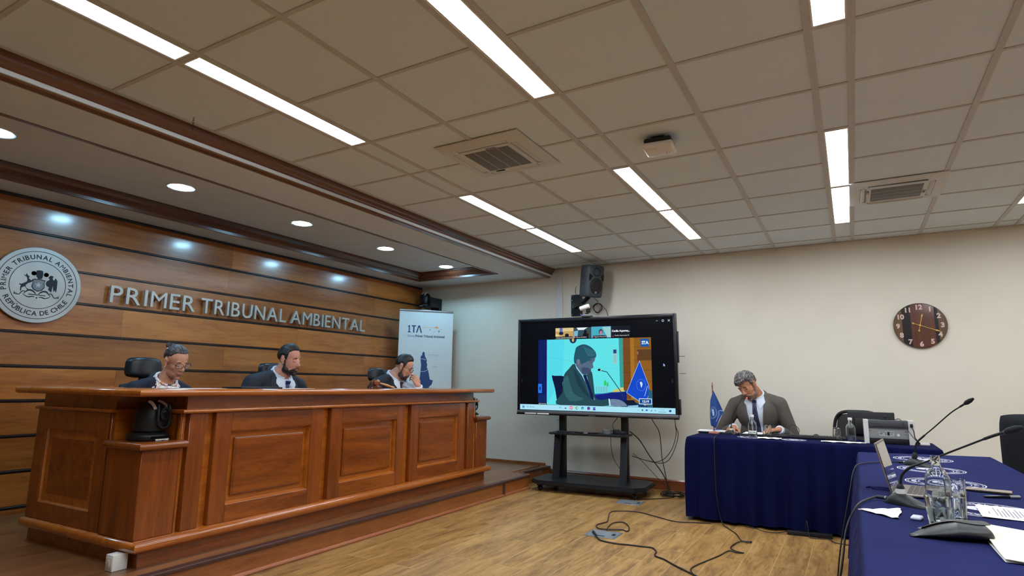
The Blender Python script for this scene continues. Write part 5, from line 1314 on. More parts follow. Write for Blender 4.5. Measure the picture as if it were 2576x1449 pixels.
def mouse(label, loc):
    q = MB(); q.grid(lambda u, v: Vector((.034*math.cos(2*PI*u)*math.cos(v*PI/2), .056*math.sin(2*PI*u)*math.cos(v*PI/2), .036*math.sin(v*PI/2))), 24, 8)
    q.lathe([(0, 0), (.033, 0)], 24); return one('computer_mouse', q, M_dark, label, 'mouse', loc, .2, 'computer mice')
mouse('dark computer mouse behind the keyboard', (-.335, 6.405, TB)); mouse('dark computer mouse nearer the mesh chair', (-.17, 6.40, TB))
mn = thing('monitor', 'black computer monitor seen from behind on the back table', 'monitor', (.120, 6.41, TB), -.03)
q = MB(); q.bbox(-.185, .185, -.012, .012, .030, .255, .006); q.bbox(-.13, .13, -.03, -.01, .05, .2, .012); obj('panel', q, M_black, mn)
q = MB(); q.bbox(-.03, .03, -.045, -.02, .0, .16, .004); obj('stand', q, M_black, mn)
q = MB(); q.bbox(-.11, .11, -.07, .055, 0, .008, .003); obj('stand_foot', q, M_black, mn)
wc = thing('webcam', 'dark webcam clipped on top of the scanner box', 'webcam', (.225, 6.20, .954), 0)
q = MB(); q.bbox(-.03, .03, -.02, .02, 0, .012, .003); q.bbox(-.06, .06, -.012, .012, 0.0, .006, .002); q.bbox(-.011, .011, -.012, .012, .01, .03, .004); obj('body', q, M_dark, wc)
scn = thing('document_scanner', 'white and grey document scanner standing upright seen from behind', 'scanner', (.24, 6.14, TB), .03)
W_ = .185
q = MB(); q.add([(-W_, -.04, 0), (-W_+.035, -.045, 0), (-W_+.035, .09, 0), (-W_, .09, 0), (-W_, -.055, .2), (-W_+.035, -.06, .2), (-W_+.035, .07, .2), (-W_, .07, .2)], [(0,3,2,1),(4,5,6,7),(0,1,5,4),(1,2,6,5),(2,3,7,6),(3,0,4,7)]); obj('left_cheek', q, M_white, scn)
q = MB(); q.add([(W_-.045, -.045, 0), (W_, -.04, 0), (W_, .09, 0), (W_-.045, .09, 0), (W_-.045, -.06, .2), (W_, -.055, .2), (W_, .07, .2), (W_-.045, .07, .2)], [(0,3,2,1),(4,5,6,7),(0,1,5,4),(1,2,6,5),(2,3,7,6),(3,0,4,7)]); o = obj('right_cheek', q, M_white, scn)
q = MB(); q.bbox(W_-.032, W_-.012, -.062, -.05, .145, .175, .002); obj('socket', q, M_black, o)
q = MB(); q.bbox(-W_+.035, W_-.045, -.045, .07, .045, .14, .003); bp_ = obj('back_panel', q, mat('scanner_grey', (150, 150, 148), .5, var=.02), scn)
q = MB(); q.box(-W_+.036, W_-.046, -.05, -.044, .128, .134); q.box(-W_+.036, -W_+.055, -.048, -.044, .105, .112); q.box(W_-.075, W_-.046, -.048, -.044, .105, .112); q.box(W_-.075, W_-.046, -.048, -.044, .085, .089); obj('panel_ridge', q, M_grey, bp_, False)
q = MB(); q.box(-.075, .035, -.0465, -.045, .065, .108); lb_ = obj('rating_label', q, mat('label_grey', (176, 176, 172), .6, var=0), bp_, False)
q = MB()
for (x0, x1, z0, z1) in ((-.07, -.03, .100, .103), (-.07, -.045, .088, .091), (-.07, -.05, .082, .085), (-.035, -.02, .090, .094), (-.015, .003, .072, .102), (.01, .03, .095, .098), (.012, .022, .082, .087), (-.03, -.022, .075, .083)): q.box(x0, x1, -.0470, -.0466, z0, z1)
obj('label_text', q, M_dark, lb_, False)
q = MB(); q.lathe([(0, .001), (.011, .001), (.011, 0)], 20, T=Matrix.Translation((.065, -.045, .078)) @ Matrix.Rotation(PI/2, 4, 'X')); obj('hole_cover', q, M_white, bp_)
q = MB(); q.bbox(-W_+.035, W_-.045, -.062, .06, .14, .198, .004); tp = obj('top_band', q, mat('scanner_dark', (70, 72, 76), .55, var=.02), scn)
q = MB()
for i in range(22): q.box(-W_+.06+.0075*i, -W_+.064+.0075*i, -.0632, -.0618, .148, .152)
for i in range(9): q.box(-W_+.06+.0075*i, -W_+.064+.0075*i, -.0632, -.0618, .165, .170)
obj('vent_slots', q, M_black, tp, False)
q = MB(); q.bbox(-W_+.035, W_-.045, -.04, .08, .0, .045, .004); obj('foot_tray', q, M_black, scn)
q = MB(); q.bbox(-.035, .035, -.018, .018, 0, .02, .005); one('power_adapter', q, M_white, 'white power adapter at the right end of the back table', 'power adapter', (.49, 6.15, TB), .1)
q = MB(); q.bbox(-.03, .03, -.008, .008, 0, .008, .002); one('memory_stick', q, M_white, 'small white stick between bottle and scanner', 'usb stick', (.035, 6.03, TB), .15)
q = MB(); q.bbox(-.02, .02, -.01, .01, 0, .016, .003); one('cork_piece', q, mat('cork', (150, 124, 92), .8), 'small beige cork-like piece right of the microphone base before the man', 'cork', (-.965, 6.20, TB), .1)
cable('adapter_cable', [(.405, 6.075, .90), (.415, 6.06, .87), (.42, 6.07, .82), (.44, 6.09, .79), (.455, 6.12, TB+.014)], .004, 'black lead from the scanner socket to the white adapter', 'thin cables on the back table')
cable('adapter_cable', [(.30, 6.30, .95), (.33, 6.16, .962), (.36, 6.03, .90), (.40, 5.98, .83), (.44, 6.0, .775), (.43, 6.04, TB+.006)], .003, 'thin black lead arching over the scanner', 'thin cables on the back table')
cable('adapter_cable', [(-.56, 6.30, TB+.006), (-.565, 6.37, .82), (-.545, 6.39, .865), (-.50, 6.38, .855), (-.475, 6.36, .82), (-.49, 6.33, TB+.02), (-.50, 6.31, TB+.004)], .003, 'thin cable loop standing up behind the keyboard', 'thin cables on the back table')
cable('microphone_cable', [(-1.195, 6.30, TB+.009), (-1.19, 6.2, TB+.009), (-1.165, 6.05, TB+.006), (-1.15, 5.86, TB+.006), (-1.147, 5.775, TB-.012), (-1.145, 5.75, .62), (-1.14, 5.72, .40), (-1.13, 5.70, .22), (-1.10, 5.72, .03), (-1.02, 5.60, .006),
       (-.936, 5.446, .006), (-.861, 5.239, .006), (-.79, 5.25, .006), (-.80, 5.19, .008), (-.868, 5.18, .010), (-.90, 4.98, .006), (-.85, 4.89, .006), (-.79, 4.87, .006), (-.83, 4.83, .01), (-.895, 4.86, .008), (-.93, 4.71, .006), (-.98, 4.53, .006), (-1.025, 4.36, .006), (-1.032, 4.25, .006), (-.98, 4.14, .006), (-.88, 4.05, .006)], .0042,
      'black microphone cable falling from the back table and coiling on the floor', 'microphone cables')
cable('floor_cable', [(-1.915, 4.74, .012), (-1.875, 4.69, .01), (-1.816, 4.63, .006), (-1.69, 4.607, .006), (-1.601, 4.624, .006), (-1.492, 4.634, .006), (-1.413, 4.64, .006), (-1.354, 4.552, .006), (-1.331, 4.441, .006), (-1.252, 4.389, .006), (-1.152, 4.29, .006), (-1.012, 4.168, .006), (-.945, 4.114, .006), (-.83, 4.05, .006), (-.6, 3.95, .006)], .0058,
      'thick black cable running from the near floor box towards the viewer', 'cables on the floor')
cable('floor_cable', [(-1.899, 4.968, .008), (-1.935, 5.10, .006), (-1.947, 5.26, .006), (-1.887, 5.334, .006), (-1.80, 5.23, .006), (-1.742, 5.08, .006), (-1.75, 5.03, .006), (-1.80, 5.06, .006), (-1.887, 4.985, .012), (-1.985, 5.0, .006), (-2.045, 5.10, .006), (-2.028, 5.21, .006), (-2.013, 5.28, .006), (-2.059, 5.43, .006), (-2.125, 5.65, .006), (-2.10, 5.76, .006), (-1.926, 5.84, .006), (-1.744, 5.76, .006), (-1.499, 5.63, .006), (-1.325, 5.68, .006), (-1.2, 5.74, .006)], .0052,
      'brown-black cable looping from the near floor box and running to the back table', 'cables on the floor', mat('cable_brown', (52, 32, 30), .5, var=.03))
cable('floor_cable', [(-.428, 5.715, .045), (-.42, 5.715, .12), (-.41, 5.69, .10), (-.40, 5.66, .02), (-.385, 5.64, .006), (-.31, 5.66, .006), (-.248, 5.66, .006), (-.215, 5.58, .006), (-.15, 5.56, .006), (-.06, 5.53, .006)], .0035, 'thin cable from the power strip towards the near table', 'cables on the floor')
cable('floor_cable', [(-.90, 5.70, .03), (-.84, 5.66, .03), (-.74, 5.64, .012), (-.64, 5.66, .01), (-.575, 5.70, .02)], .0035, 'thin cable entering the power strip from the left', 'cables on the floor')
ps2 = thing('power_strip', 'black power strip on the floor under the edge of the navy cloth', 'power strip', (-.40, 5.715, 0), .10)
q = MB(); q.bbox(-.17, .17, -.025, .025, 0, .035, .006); obj('housing', q, M_black, ps2)
for k in range(5):
    q = MB(); q.lathe([(.013, .0352), (.017, .0352), (.017, .037), (.013, .037)], 16, T=Matrix.Translation((-.12+.06*k, 0, 0))); obj('socket', q, M_dark, ps2)
def floorbox(label, cx, cy, rz):
    t = thing('floor_outlet', label, 'floor outlet', (cx, cy, 0), rz, 'metal floor outlets')
    q = MB(); q.bbox(-.135, .135, -.115, .115, 0, .004, .0015, 1); o = obj('frame', q, M_silver, t)
    q = MB(); q.bbox(-.118, .118, -.098, .098, .003, .0055, .001, 1); o = obj('lid', q, mat('floor_box_lid', (128, 132, 136), .5, metal=.3, var=.08, scale=60), t)
    q = MB(); q.bbox(-.04, .04, -.092, -.070, .0053, .0065, .001, 1); q.bbox(.075, .105, -.03, .03, .0053, .0064, .001, 1); obj('cable_flap', q, M_dark, o)
    return t
floorbox('metal floor outlet with the black cable plugged in', -1.885, 4.85, .02)
floorbox('metal floor outlet just in front of the display cart', -2.135, 6.275, .02)
q = MB(); q.tube([(-.02, .015, .018), (.02, -.035, .012)], [.012, .008], 10, round_=True); q.tube([(.02, -.035, .012), (.035, -.055, .011)], .006, 8)
one('cable_plug', q, M_black, 'black plug standing in the near floor outlet', 'plug', (-1.935, 4.79, .001))

# ================================================================ CHAIRS
def backgrid(w_, h_, th, bow, z0, tilt, rnd=.25, nx=18, ny=18, top=.85):
    """rounded upholstered back panel; local x width, y depth, z up"""
    q = MB()
    def f(u, v, s):
        a = 2*u-1; b = v
        sx = math.copysign(abs(a), a); edge = (1-abs(a)**6)**.5; eb = (1-abs(2*b-1)**6)**.5
        wv = w_/2*(1-(1-top)*b)
        x = wv*math.sin(a*PI/2)**1 if False else wv*a*(1-rnd*.35*(abs(2*b-1)**5))
        z = z0+h_*b-rnd*.12*h_*(abs(a)**4)*(1 if b > .5 else -1)*abs(2*b-1)
        t = th/2*min(edge, 1)*min(eb, 1)
        y = bow*(a*a)+tilt*(z-z0)+s*t
        return Vector((x, -bow+y, z))
    q.grid(lambda u, v: f(u, v, 1), nx, ny); q.grid(lambda u, v: f(u, v, -1), nx, ny)
    return q
def chair(label, loc, rz, floor_z=0, head=True, mesh=False, bw_=.46, bh=.54, group=None, seat_h=.47, m=None):
    """office chair facing local -y"""
    t = thing('office_chair', label, 'chair', (loc[0], loc[1], floor_z), rz, group); m = m or M_leather
    q = MB(); q.tube([(0, 0, .08), (0, 0, .40)], .025, 14); q.tube([(0, 0, .07), (0, 0, .2)], .032, 14); obj('gas_column', q, M_black, t)
    for k in range(5):
        a = k*2*PI/5+.3; c, s = math.cos(a), math.sin(a)
        q = MB(); q.tube([(0, 0, .10), (c*.15, s*.15, .088), (c*.29, s*.29, .068)], [.026, .02, .014], 10, round_=True); lg = obj('base_arm', q, M_black, t)
        q = MB(); q.lathe([(0, -.022), (.022, -.022), (.028, -.016), (.028, .016), (.022, .022), (0, .022)], 18, T=Matrix.Translation((c*.29, s*.29, .028)) @ Matrix.Rotation(a, 4, 'Z') @ Matrix.Rotation(PI/2, 4, 'X')); obj('caster', q, M_black, lg)
    q = MB(); q.bbox(-.24, .24, -.24, .23, seat_h-.07, seat_h, .03, 4); obj('seat', q, m, t)
    q = MB(); q.bbox(-.10, .10, -.12, .16, seat_h-.11, seat_h-.068, .01); q.tube([(0, .14, seat_h-.09), (0, .30, seat_h-.06), (0, .33, seat_h+.1), (0, .325, seat_h+.3)], .022, 10); obj('tilt_mechanism', q, M_black, t)
    for s in (-1, 1):
        q = MB(); q.tube([(s*.25, .05, seat_h-.05), (s*.30, .05, seat_h), (s*.30, .04, seat_h+.18)], .014, 8); q.bbox(s*.30-.04, s*.30+.04, -.12, .14, seat_h+.18, seat_h+.21, .012, 3); obj('armrest', q, M_black, t)
    z0 = seat_h+.05
    if not mesh:
        o = obj('backrest', backgrid(bw_, bh, .06, .05, z0, .10), m, t, True, 80); o.location = (0, .29, 0)
    else:
        q = backgrid(bw_-.05, bh-.05, .006, .05, z0+.025, .10); o = obj('backrest_mesh', q, m, t, True, 80); o.location = (0, .29, 0)
        q = MB(); pts = []
        for i in range(48):
            a = 2*PI*i/48; n_ = 4.0; ca, sa = math.cos(a), math.sin(a)
            x = (bw_/2)*math.copysign(abs(ca)**(2/n_), ca); z = z0+bh/2+bh/2*math.copysign(abs(sa)**(2/n_), sa)
            aa = x/(bw_/2); pts.append((x*(1-.15*(z-z0)/bh), -.05+.05*aa*aa+.10*(z-z0), z))
        q.tube(pts, .016, 8, closed=True); o = obj('backrest_frame', q, M_black, t); o.location = (0, .29, 0)
    if head:
        q = MB(); q.tube([(0, .36, z0+bh-.1), (0, .385, z0+bh+.06)], .02, 8); q.bbox(-.035, .035, .345, .375, z0+bh-.06, z0+bh+.05, .008); obj('headrest_bracket', q, M_black, t)
        q = backgrid(.285, .155, .075, .035, z0+bh+.035, .12, .5, top=.92); o = obj('headrest', q, m, t, True, 80); o.location = (0, .37, 0)
    return t
def bchair(s, w_, label):
    p = bw(s, w_, PLZ); return chair(label, (p.x, p.y), PI/2+BRZ-PI/2+PI-PI, PLZ, True, False, .46, .50, 'high-backed chairs behind the bench', .50)
CH = [(.36, .90), (1.56, .90), (3.08, .90)]
lbs = ['black leather chair with headrest behind the woman judge', 'black leather chair with headrest behind the middle judge', 'black leather chair with headrest behind the judge resting his chin']
hp = [(2.545, -4.72), (3.71, -4.745), (5.18, -4.785)]
for (yy, xx), lb in zip(hp, lbs):
    chair(lb, (xx+.40, yy), PI/2+.03, PLZ, True, False, .47, .50, 'high-backed chairs behind the bench', .49)
chair('black chair behind the man in the grey suit at the back table', (-.83, 6.84), 0.12, 0, False, False, .46, .50, None, .44, M_fabric)
M_meshf = mat('mesh_fabric', (46, 44, 44), .8, var=.25, scale=300)
chair('empty black mesh office chair behind the monitor', (-.02, 6.70), -.12, 0, False, True, .48, .50, None, .44, M_meshf)
chair('black office chair cut by the right edge of the picture', (1.24, 5.50), PI/2+.06+PI, 0, False, False, .48, .56, None, .45, M_fabric).rotation_euler = (0, 0, PI/2+.9+PI*0)
# ================================================================ PEOPLE
M_skin = {}
def skin(c):
    if c not in M_skin:
        m = mat('skin_%d' % c[0], c, .5, var=.05, scale=60, bump=.08, bscale=400)
        B = m.node_tree.nodes['Principled BSDF']; B.inputs['Subsurface Weight'].default_value = .12; B.inputs['Subsurface Radius'].default_value = (.012, .005, .003)
        M_skin[c] = m
    return M_skin[c]
def hair_mat(name, c1, c2, sc_=140):
    m, N, L, B = nt(name); B.inputs['Roughness'].default_value = .5
    tc = N.new('ShaderNodeTexCoord'); mp = N.new('ShaderNodeMapping'); mp.inputs['Scale'].default_value = (sc_, sc_*.12, sc_*.35); L.new(tc.outputs['Object'], mp.inputs['Vector'])
    n = N.new('ShaderNodeTexNoise'); n.inputs['Scale'].default_value = 1; n.inputs['Detail'].default_value = 5; L.new(mp.outputs['Vector'], n.inputs['Vector'])
    r = N.new('ShaderNodeValToRGB'); r.color_ramp.elements[0].position = .42; r.color_ramp.elements[1].position = .64
    r.color_ramp.elements[0].color = lin(c1); r.color_ramp.elements[1].color = lin(c2); L.new(n.outputs['Fac'], r.inputs['Fac']); L.new(r.outputs['Color'], B.inputs['Base Color'])
    b = N.new('ShaderNodeBump'); b.inputs['Strength'].default_value = .5; b.inputs['Distance'].default_value = .003; L.new(n.outputs['Fac'], b.inputs['Height']); L.new(b.outputs['Normal'], B.inputs['Normal'])
    return m
def remesh(o, vox, smooth=2, f=.5):
    r = o.modifiers.new('r', 'REMESH'); r.mode = 'VOXEL'; r.voxel_size = vox; r.use_smooth_shade = True
    if smooth: s = o.modifiers.new('s', 'SMOOTH'); s.iterations = smooth; s.factor = f
    return o
def cap(mb, a, b, ra, rb, n=14, T=None, k=2):
    a, b = Vector(a), Vector(b); mb.tube([a.lerp(b, i/k) for i in range(k+1)], [ra+(rb-ra)*i/k for i in range(k+1)], n, T=T, round_=True)
def capm(mb, pts, rs, n=14, T=None): mb.tube(pts, rs, n, T=T, round_=True)
def bone(S_, W_, l1, l2, hint):
    S_, W_ = Vector(S_), Vector(W_); d = W_-S_; D = min(d.length, (l1+l2)*.999); u = d.normalized()
    a = (l1*l1-l2*l2+D*D)/(2*D); h_ = math.sqrt(max(l1*l1-a*a, 0)); p = Vector(hint); p = (p-u*p.dot(u)).normalized()
    return S_+u*a+p*h_, S_+u*D
def hand(mb, M_, s=1, curl=(.3, .4, .3), spread=.10, k=1.0, thumb=(.6, .2), curls=None):
    """M_: wrist frame, +Y along the fingers, +Z back of the hand; thumb on side s"""
    T = M_ @ Matrix.Scale(k, 4)
    kn = [(s*.030, .088, .002), (s*.010, .094, .004), (-s*.011, .090, .003), (-s*.030, .080, .000)]
    ln = [(.041, .025, .020), (.045, .028, .021), (.041, .026, .020), (.032, .019, .018)]
    rr = [.0086, .0088, .0083, .0074]
    cap(mb, (0, -.02, 0), (0, .01, 0), .024, .026, T=T)
    for i, p in enumerate(kn):
        capm(mb, [(p[0]*.45, .008, 0), (p[0]*.8, .05, .001), p], [.017, .0145, .0115], T=T)
        c = curls[i] if curls else curl; a = 0; q = Vector(p); yaw_ = (kn[i][0])*spread/.03
        pts = [q.copy()]; rs = [rr[i]*1.12]
        for j in range(3):
            a += c[j]; d = Vector((math.sin(yaw_)*math.cos(a), math.cos(yaw_)*math.cos(a), -math.sin(a))); q = q+d*ln[i][j]; pts.append(q.copy()); rs.append(rr[i]*(1.0, .93, .8)[j])
        capm(mb, pts, rs, 12, T=T)
    t0 = Vector((s*.018, .018, -.006)); t1 = t0+Vector((s*.026, .026, -.010)); d = Vector((s*math.sin(thumb[0]), math.cos(thumb[0]), -math.sin(thumb[1]))).normalized(); t2 = t1+d*.032; t3 = t2+(d+Vector((-s*.35, .1, -.1))).normalized()*.026
    capm(mb, [t0, t1, t2, t3], [.016, .0135, .0105, .0088], 12, T=T)
def headshape(mb, T, female=False, jaw=1.0):
    E = lambda c, r, R=None: mb.ball(c, r, T=T, n=24, k=16, R=R)
    E((0, -.014, .036), (.0745, .094, .083)); E((0, .022, -.022), (.062*jaw, .068, .082)); E((0, .034, -.075), (.050*jaw, .050, .042)); E((0, .064, -.104), (.022*jaw, .022, .017))
    for s in (-1, 1):
        E((s*.036, .048, -.026), (.021, .022, .021)); E((s*.040*jaw, .024, -.074), (.017, .036, .030))
        E((s*.032, .066, .004), (.016, .014, .012))                     # closed lids
        E((s*.0760, -.008, -.002), (.0065, .0165, .028), Euler((0, s*-.12, s*.30)).to_matrix())
        E((s*.080, -.014, .012), (.006, .014, .014)); E((s*.074, .0, -.028), (.008, .009, .012))
        E((s*.0115, .090, -.036), (.0085, .011, .0075))
        E((s*.034, .074, .022), (.020, .009, .0062), Euler((0, s*.12, s*-.25)).to_matrix())
    capm(mb, [(0, .078, .012), (0, .090, -.010), (0, .103, -.030)], [.0082, .0088, .0112], T=T)
    E((0, .100, -.034), (.0115, .0115, .0095)); E((0, .080, -.060), (.026, .012, .012))
def lipmesh(T):
    q = MB(); q.ball((0, .0865, -.0655), (.0225, .0085, .0042), T=T); q.ball((0, .0845, -.0725), (.0195, .0085, .005), T=T); return q
def haircap(T, el_fn, th_fn, c0=(0, -.014, .036), rad=(.0745, .094, .083), n=96, k=40, nz=.0025, fr=55, seed=0):
    q = MB()
    def f(u, v):
        az = 2*PI*u; e0 = el_fn(az if az <= PI else az-2*PI); el = e0+(PI/2-e0)*v
        ramp = min(1, v*6)**.6; th = th_fn(az if az <= PI else az-2*PI, el)*ramp-.004*(1-ramp)
        p = Vector((math.sin(az)*math.cos(el)*rad[0], math.cos(az)*math.cos(el)*rad[1], math.sin(el)*rad[2])); d = Vector((math.sin(az)*math.cos(el), math.cos(az)*math.cos(el), math.sin(el)))
        w_ = noise.noise(Vector((d.x*fr*.5+seed, d.y*fr*.12, d.z*fr*.35)))*nz
        return T @ (Vector(c0)+p+d*(th+w_*ramp))
    q.grid(f, n, k); return q
def hairline(az, front=.62, temple=.30, burn=-.42, back=-.75):
    a = abs(math.degrees(az))
    K = [(0, front), (28, front*.98), (46, temple+.12), (60, temple-.08), (68, burn), (79, burn-.05), (82, -.10), (98, -.08), (105, -.45), (125, -.66), (150, back), (180, back)]
    for (x0, y0), (x1, y1) in zip(K, K[1:]):
        if x0 <= a <= x1: return y0+(y1-y0)*(a-x0)/(x1-x0)
    return back
def spectacles(T, mtl, parent, w_=.0265, h_=.0180, y=.101, z=.0, round_=False, top=None):
    t = MB(); fr = None
    for s in (-1, 1):
        n = 28; pts = []
        for i in range(n):
            a = 2*PI*i/n; m = 3.2 if not round_ else 2.2; ca, sa = math.cos(a), math.sin(a)
            pts.append(T @ Vector((s*.033+w_*math.copysign(abs(ca)**(2/m), ca), y-.12*abs(.033+s*s*0)-.006*(s*ca+.3), z+h_*math.copysign(abs(sa)**(2/m), sa))))
        t.tube(pts, .0018, 6, closed=True)
        t.tube([T @ Vector(p) for p in ((s*.058, y-.006, z+.008), (s*.070, y-.020, z+.010), (s*.078, .01, z+.004), (s*.079, -.02, z-.006))], .0016, 6)
    t.tube([T @ Vector(p) for p in ((-.009, y-.001, z+.002), (0, y+.002, z+.004), (.009, y-.001, z+.002))], .0015, 6)
    g = obj('glasses', t, mtl, parent)
    q = MB()
    for s in (-1, 1): q.add([T @ Vector((s*.033+w_*.93*math.cos(2*PI*i/20), y-.0045, z+h_*.95*math.sin(2*PI*i/20))) for i in range(20)], [tuple(range(20))])
    m, N, L, B = nt('lens_clear'); B.inputs['Alpha'].default_value = .12; B.inputs['Roughness'].default_value = .05
    obj('lens', q, m, g, False)
    return g
class Person: pass
def person(label, loc, floor, face, pelvis, neck, head, hrot, hands, skinc, suit, shirt, tie=None, scale=1.0, hk=1.0, female=False, hair='short', hairm=None, beard=None, glasses=None, shw=.185, jaw=1.0, vw=(.060, .004)):
    """all positions are world coordinates"""
    t = thing('person', label, 'person', (loc[0], loc[1], floor), face-PI/2)
    bpy.context.view_layer.update(); W = Matrix.Translation((loc[0], loc[1], floor)) @ Matrix.Rotation(face-PI/2, 4, 'Z'); I = W.inverted()
    L_ = lambda p: I @ Vector(p)
    P0, N0, H0 = L_(pelvis), L_(neck), L_(head); up = (N0-P0); tl = up.length; z = up.normalized(); x = Vector((1, 0, 0)); x = (x-z*x.dot(z)).normalized(); y = z.cross(x)
    TM = Matrix((x, y, z)).transposed().to_4x4(); TM.translation = P0; k = tl/.50
    TM = TM @ Matrix.Scale(k, 4)                                     # torso frame: pelvis at 0, neck base at z=.5
    yw, pt, rl = hrot
    HM = Matrix.Translation(H0) @ Matrix.Rotation(yw, 4, 'Z') @ Matrix.Rotation(-pt, 4, 'X') @ Matrix.Rotation(rl, 4, 'Y') @ Matrix.Scale(hk, 4)
    b = MB(); headshape(b, HM, female, jaw)
    nk = TM @ Vector((0, -.005, .47)); hn = HM @ Vector((0, -.028, -.07)); nr = .047 if female else .060
    capm(b, [nk, nk.lerp(hn, .5), hn], [nr*1.12*k, nr*k, nr*hk])
    jk = MB()
    for c, r in (((0, .0, .34), (.165, .105, .15)), ((0, .0, .14), (.15, .11, .19)), ((0, -.01, .02), (.165, .12, .11))): b.ball(c, tuple(v*.9 for v in r), T=TM)
    capm(b, [(-shw*.8, -.01, .42), (shw*.8, -.01, .42)], [.05, .05], T=TM)
    sw = shw
    for c, r in (((0, .0, .33), (sw*.93, .120, .165)), ((0, .008, .15), (sw*.88, .125, .2)), ((0, 0, .02), (sw*.93, .135, .13)), ((0, -.045, .37), (sw*.85, .085, .12))): jk.ball(c, r, T=TM, n=24, k=16)
    capm(jk, [(-sw*.90, -.012, .408), (-sw*.45, -.016, .445), (0, -.022, .463), (sw*.45, -.016, .445), (sw*.90, -.012, .408)], [.058, .052, .046, .052, .058], 18, T=TM)
    handM = []
    for i, s in enumerate((1, -1)):                                # right (+x), left (-x)
        hd = hands[i]; S_ = TM @ Vector((s*sw*.93, -.012, .405)); Wr = L_(hd['w']); d = (I.to_3x3() @ Vector(hd['dir'])).normalized(); bk = (I.to_3x3() @ Vector(hd['back'])); bk = (bk-d*bk.dot(d)).normalized()
        hint = Vector(hd.get('hint', (s*.6, -.3, -.8))); El, Wr = bone(S_, Wr, .285*k*scale, .255*k*scale, hint)
        capm(b, [S_, S_.lerp(El, .5), El, El.lerp(Wr, .5), Wr], [.047, .042, .036, .032, .025])
        capm(jk, [S_, S_.lerp(El, .4), El, El.lerp(Wr, .5), Wr.lerp(El, .15)], [.061*k, .056*k, .050*k, .045*k, .040*k], 18)
        X = d.cross(bk); HMx = Matrix((X, d, bk)).transposed().to_4x4(); HMx.translation = Wr
        hand(b, HMx, hd.get('thumb', -s), hd.get('curl', (.3, .4, .3)), hd.get('spread', .12), hk*hd.get('k', 1.0), hd.get('th', (.6, .2)), hd.get('curls'))
        # shirt cuff
        cf = MB(); cf.tube([Wr+(El-Wr).normalized()*-.004, Wr+(El-Wr).normalized()*.024], .0335*k, 20); cuff = (cf, Wr)
        handM.append(cf)
    # legs, hidden under the table, kept so that the figure is whole
    tr = MB(); sh_ = MB()
    for s in (-1, 1):
        hp_ = P0+Vector((s*.09, .02, -.02)); kn = P0+Vector((s*.12, .44, -.04)); an = Vector((kn.x, kn.y+.02, .09))
        capm(b, [hp_, kn, an], [.07, .05, .038]); capm(tr, [hp_, hp_.lerp(kn, .5), kn], [.095, .085, .068]); capm(tr, [kn, an], [.068, .052]); capm(b, [an, an+Vector((0, .10, -.05))], [.036, .03])
        sh_.tube([an+Vector((0, -.05, -.045)), an+Vector((0, .05, -.042)), an+Vector((0, .17, -.052))], [.040, .045, .034], 14, round_=True)
    tr.ball((P0.x, P0.y, P0.z), (.18, .14, .12))
    bo = remesh(obj('body', b, skin(skinc), t), .0036, 7, .5)
    jo = remesh(obj('jacket', jk, suit, t), .0075, 4, .6)
    to = remesh(obj('trousers', tr, suit, t), .012, 2)
    so = remesh(obj('shoes', sh_, M_black, t), .008, 2)
    for cf in handM: obj('shirt_cuff', cf, shirt, t)
    # garments laid on the chest
    bv = BVHTree.FromPolygons([I_ for I_ in jk.v], jk.f); TI = TM.inverted()
    def chest(x_, z_, off):
        o_ = TM @ Vector((x_, .6, z_)); d_ = (TM.to_3x3() @ Vector((0, -1, 0))).normalized(); r = bv.ray_cast(o_, d_)
        p = r[0] if r[0] is not None else TM @ Vector((x_, .02, z_)); return p-d_*off
    def patch(name, zf, lf, rf, off, m, nu=10, nv=24, par=t, th=.003):
        q = MB(); q.grid(lambda u, v: chest(lf(v)+(rf(v)-lf(v))*u, zf(v), off+.004*math.sin(PI*u)), nu, nv); q.grid(lambda u, v: chest(lf(v)+(rf(v)-lf(v))*u, zf(v), off-th), nu, nv)
        return obj(name, q, m, par, True, 80)
    ZT, ZB = .478, .10
    zf = lambda v: ZT+(ZB-ZT)*v; Vw = lambda v: vw[0]*(1-v)**.85+vw[1]
    if female: ZB = .25; Vw = lambda v: .066*(1-v)**.9+.004
    so_ = patch('shirt', zf, lambda v: -Vw(v), lambda v: Vw(v), .004, shirt)
    if tie is not None:
        patch('tie', lambda v: .455+(.12-.455)*v, lambda v: -(.0145+.022*v), lambda v: (.0145+.022*v), .0105, tie, 6, 20)
        q = MB(); c = TM.inverted() @ chest(0, .458, .010); q.prism([(-.017, .018), (.017, .018), (.0135, -.018), (-.0135, -.018)], -.006, .006, T=TM @ Matrix.Translation(c) @ Matrix.Rotation(PI/2-.15, 4, 'X')); obj('tie_knot', q, tie, t, True, 30)
    for s in (-1, 1):
        lw = lambda v: .010+.050*max(0, math.sin(PI*min(1, v*1.25+.10)))**.8
        zz = lambda v: .485+(ZB-.485)*v
        patch('lapel', zz, lambda v: s*(Vw(v)-.002), lambda v: s*(Vw(v)+lw(v)*(1.0 if v > .26 or True else .6)), .012, suit, 8, 26, th=.006)
        q = MB(); 
        for i in range(1): q.tube([chest(s*(Vw(.28)+.012), .372, .013), chest(s*(Vw(.28)+.055), .388, .012)], .0018, 6)
        obj('lapel_notch', q, M_black, t)
        # collar wing
        cw = ((.010, .474), (.064, .492), (.080, .452), (.040, .412)) if not female else ((.028, .470), (.066, .490), (.112, .440), (.082, .372))
        def wing(u, v, o_):
            A = Vector(cw[0]).lerp(Vector(cw[1]), u); B_ = Vector(cw[3]).lerp(Vector(cw[2]), u); c_ = A.lerp(B_, v); return chest(s*c_.x, c_.y, o_)
        q = MB(); q.grid(lambda u, v: wing(u, v, .0155), 6, 8); q.grid(lambda u, v: wing(u, v, .008), 6, 8)
        obj('shirt_collar', q, shirt, t, True, 80)
    q = MB(); ring = [];
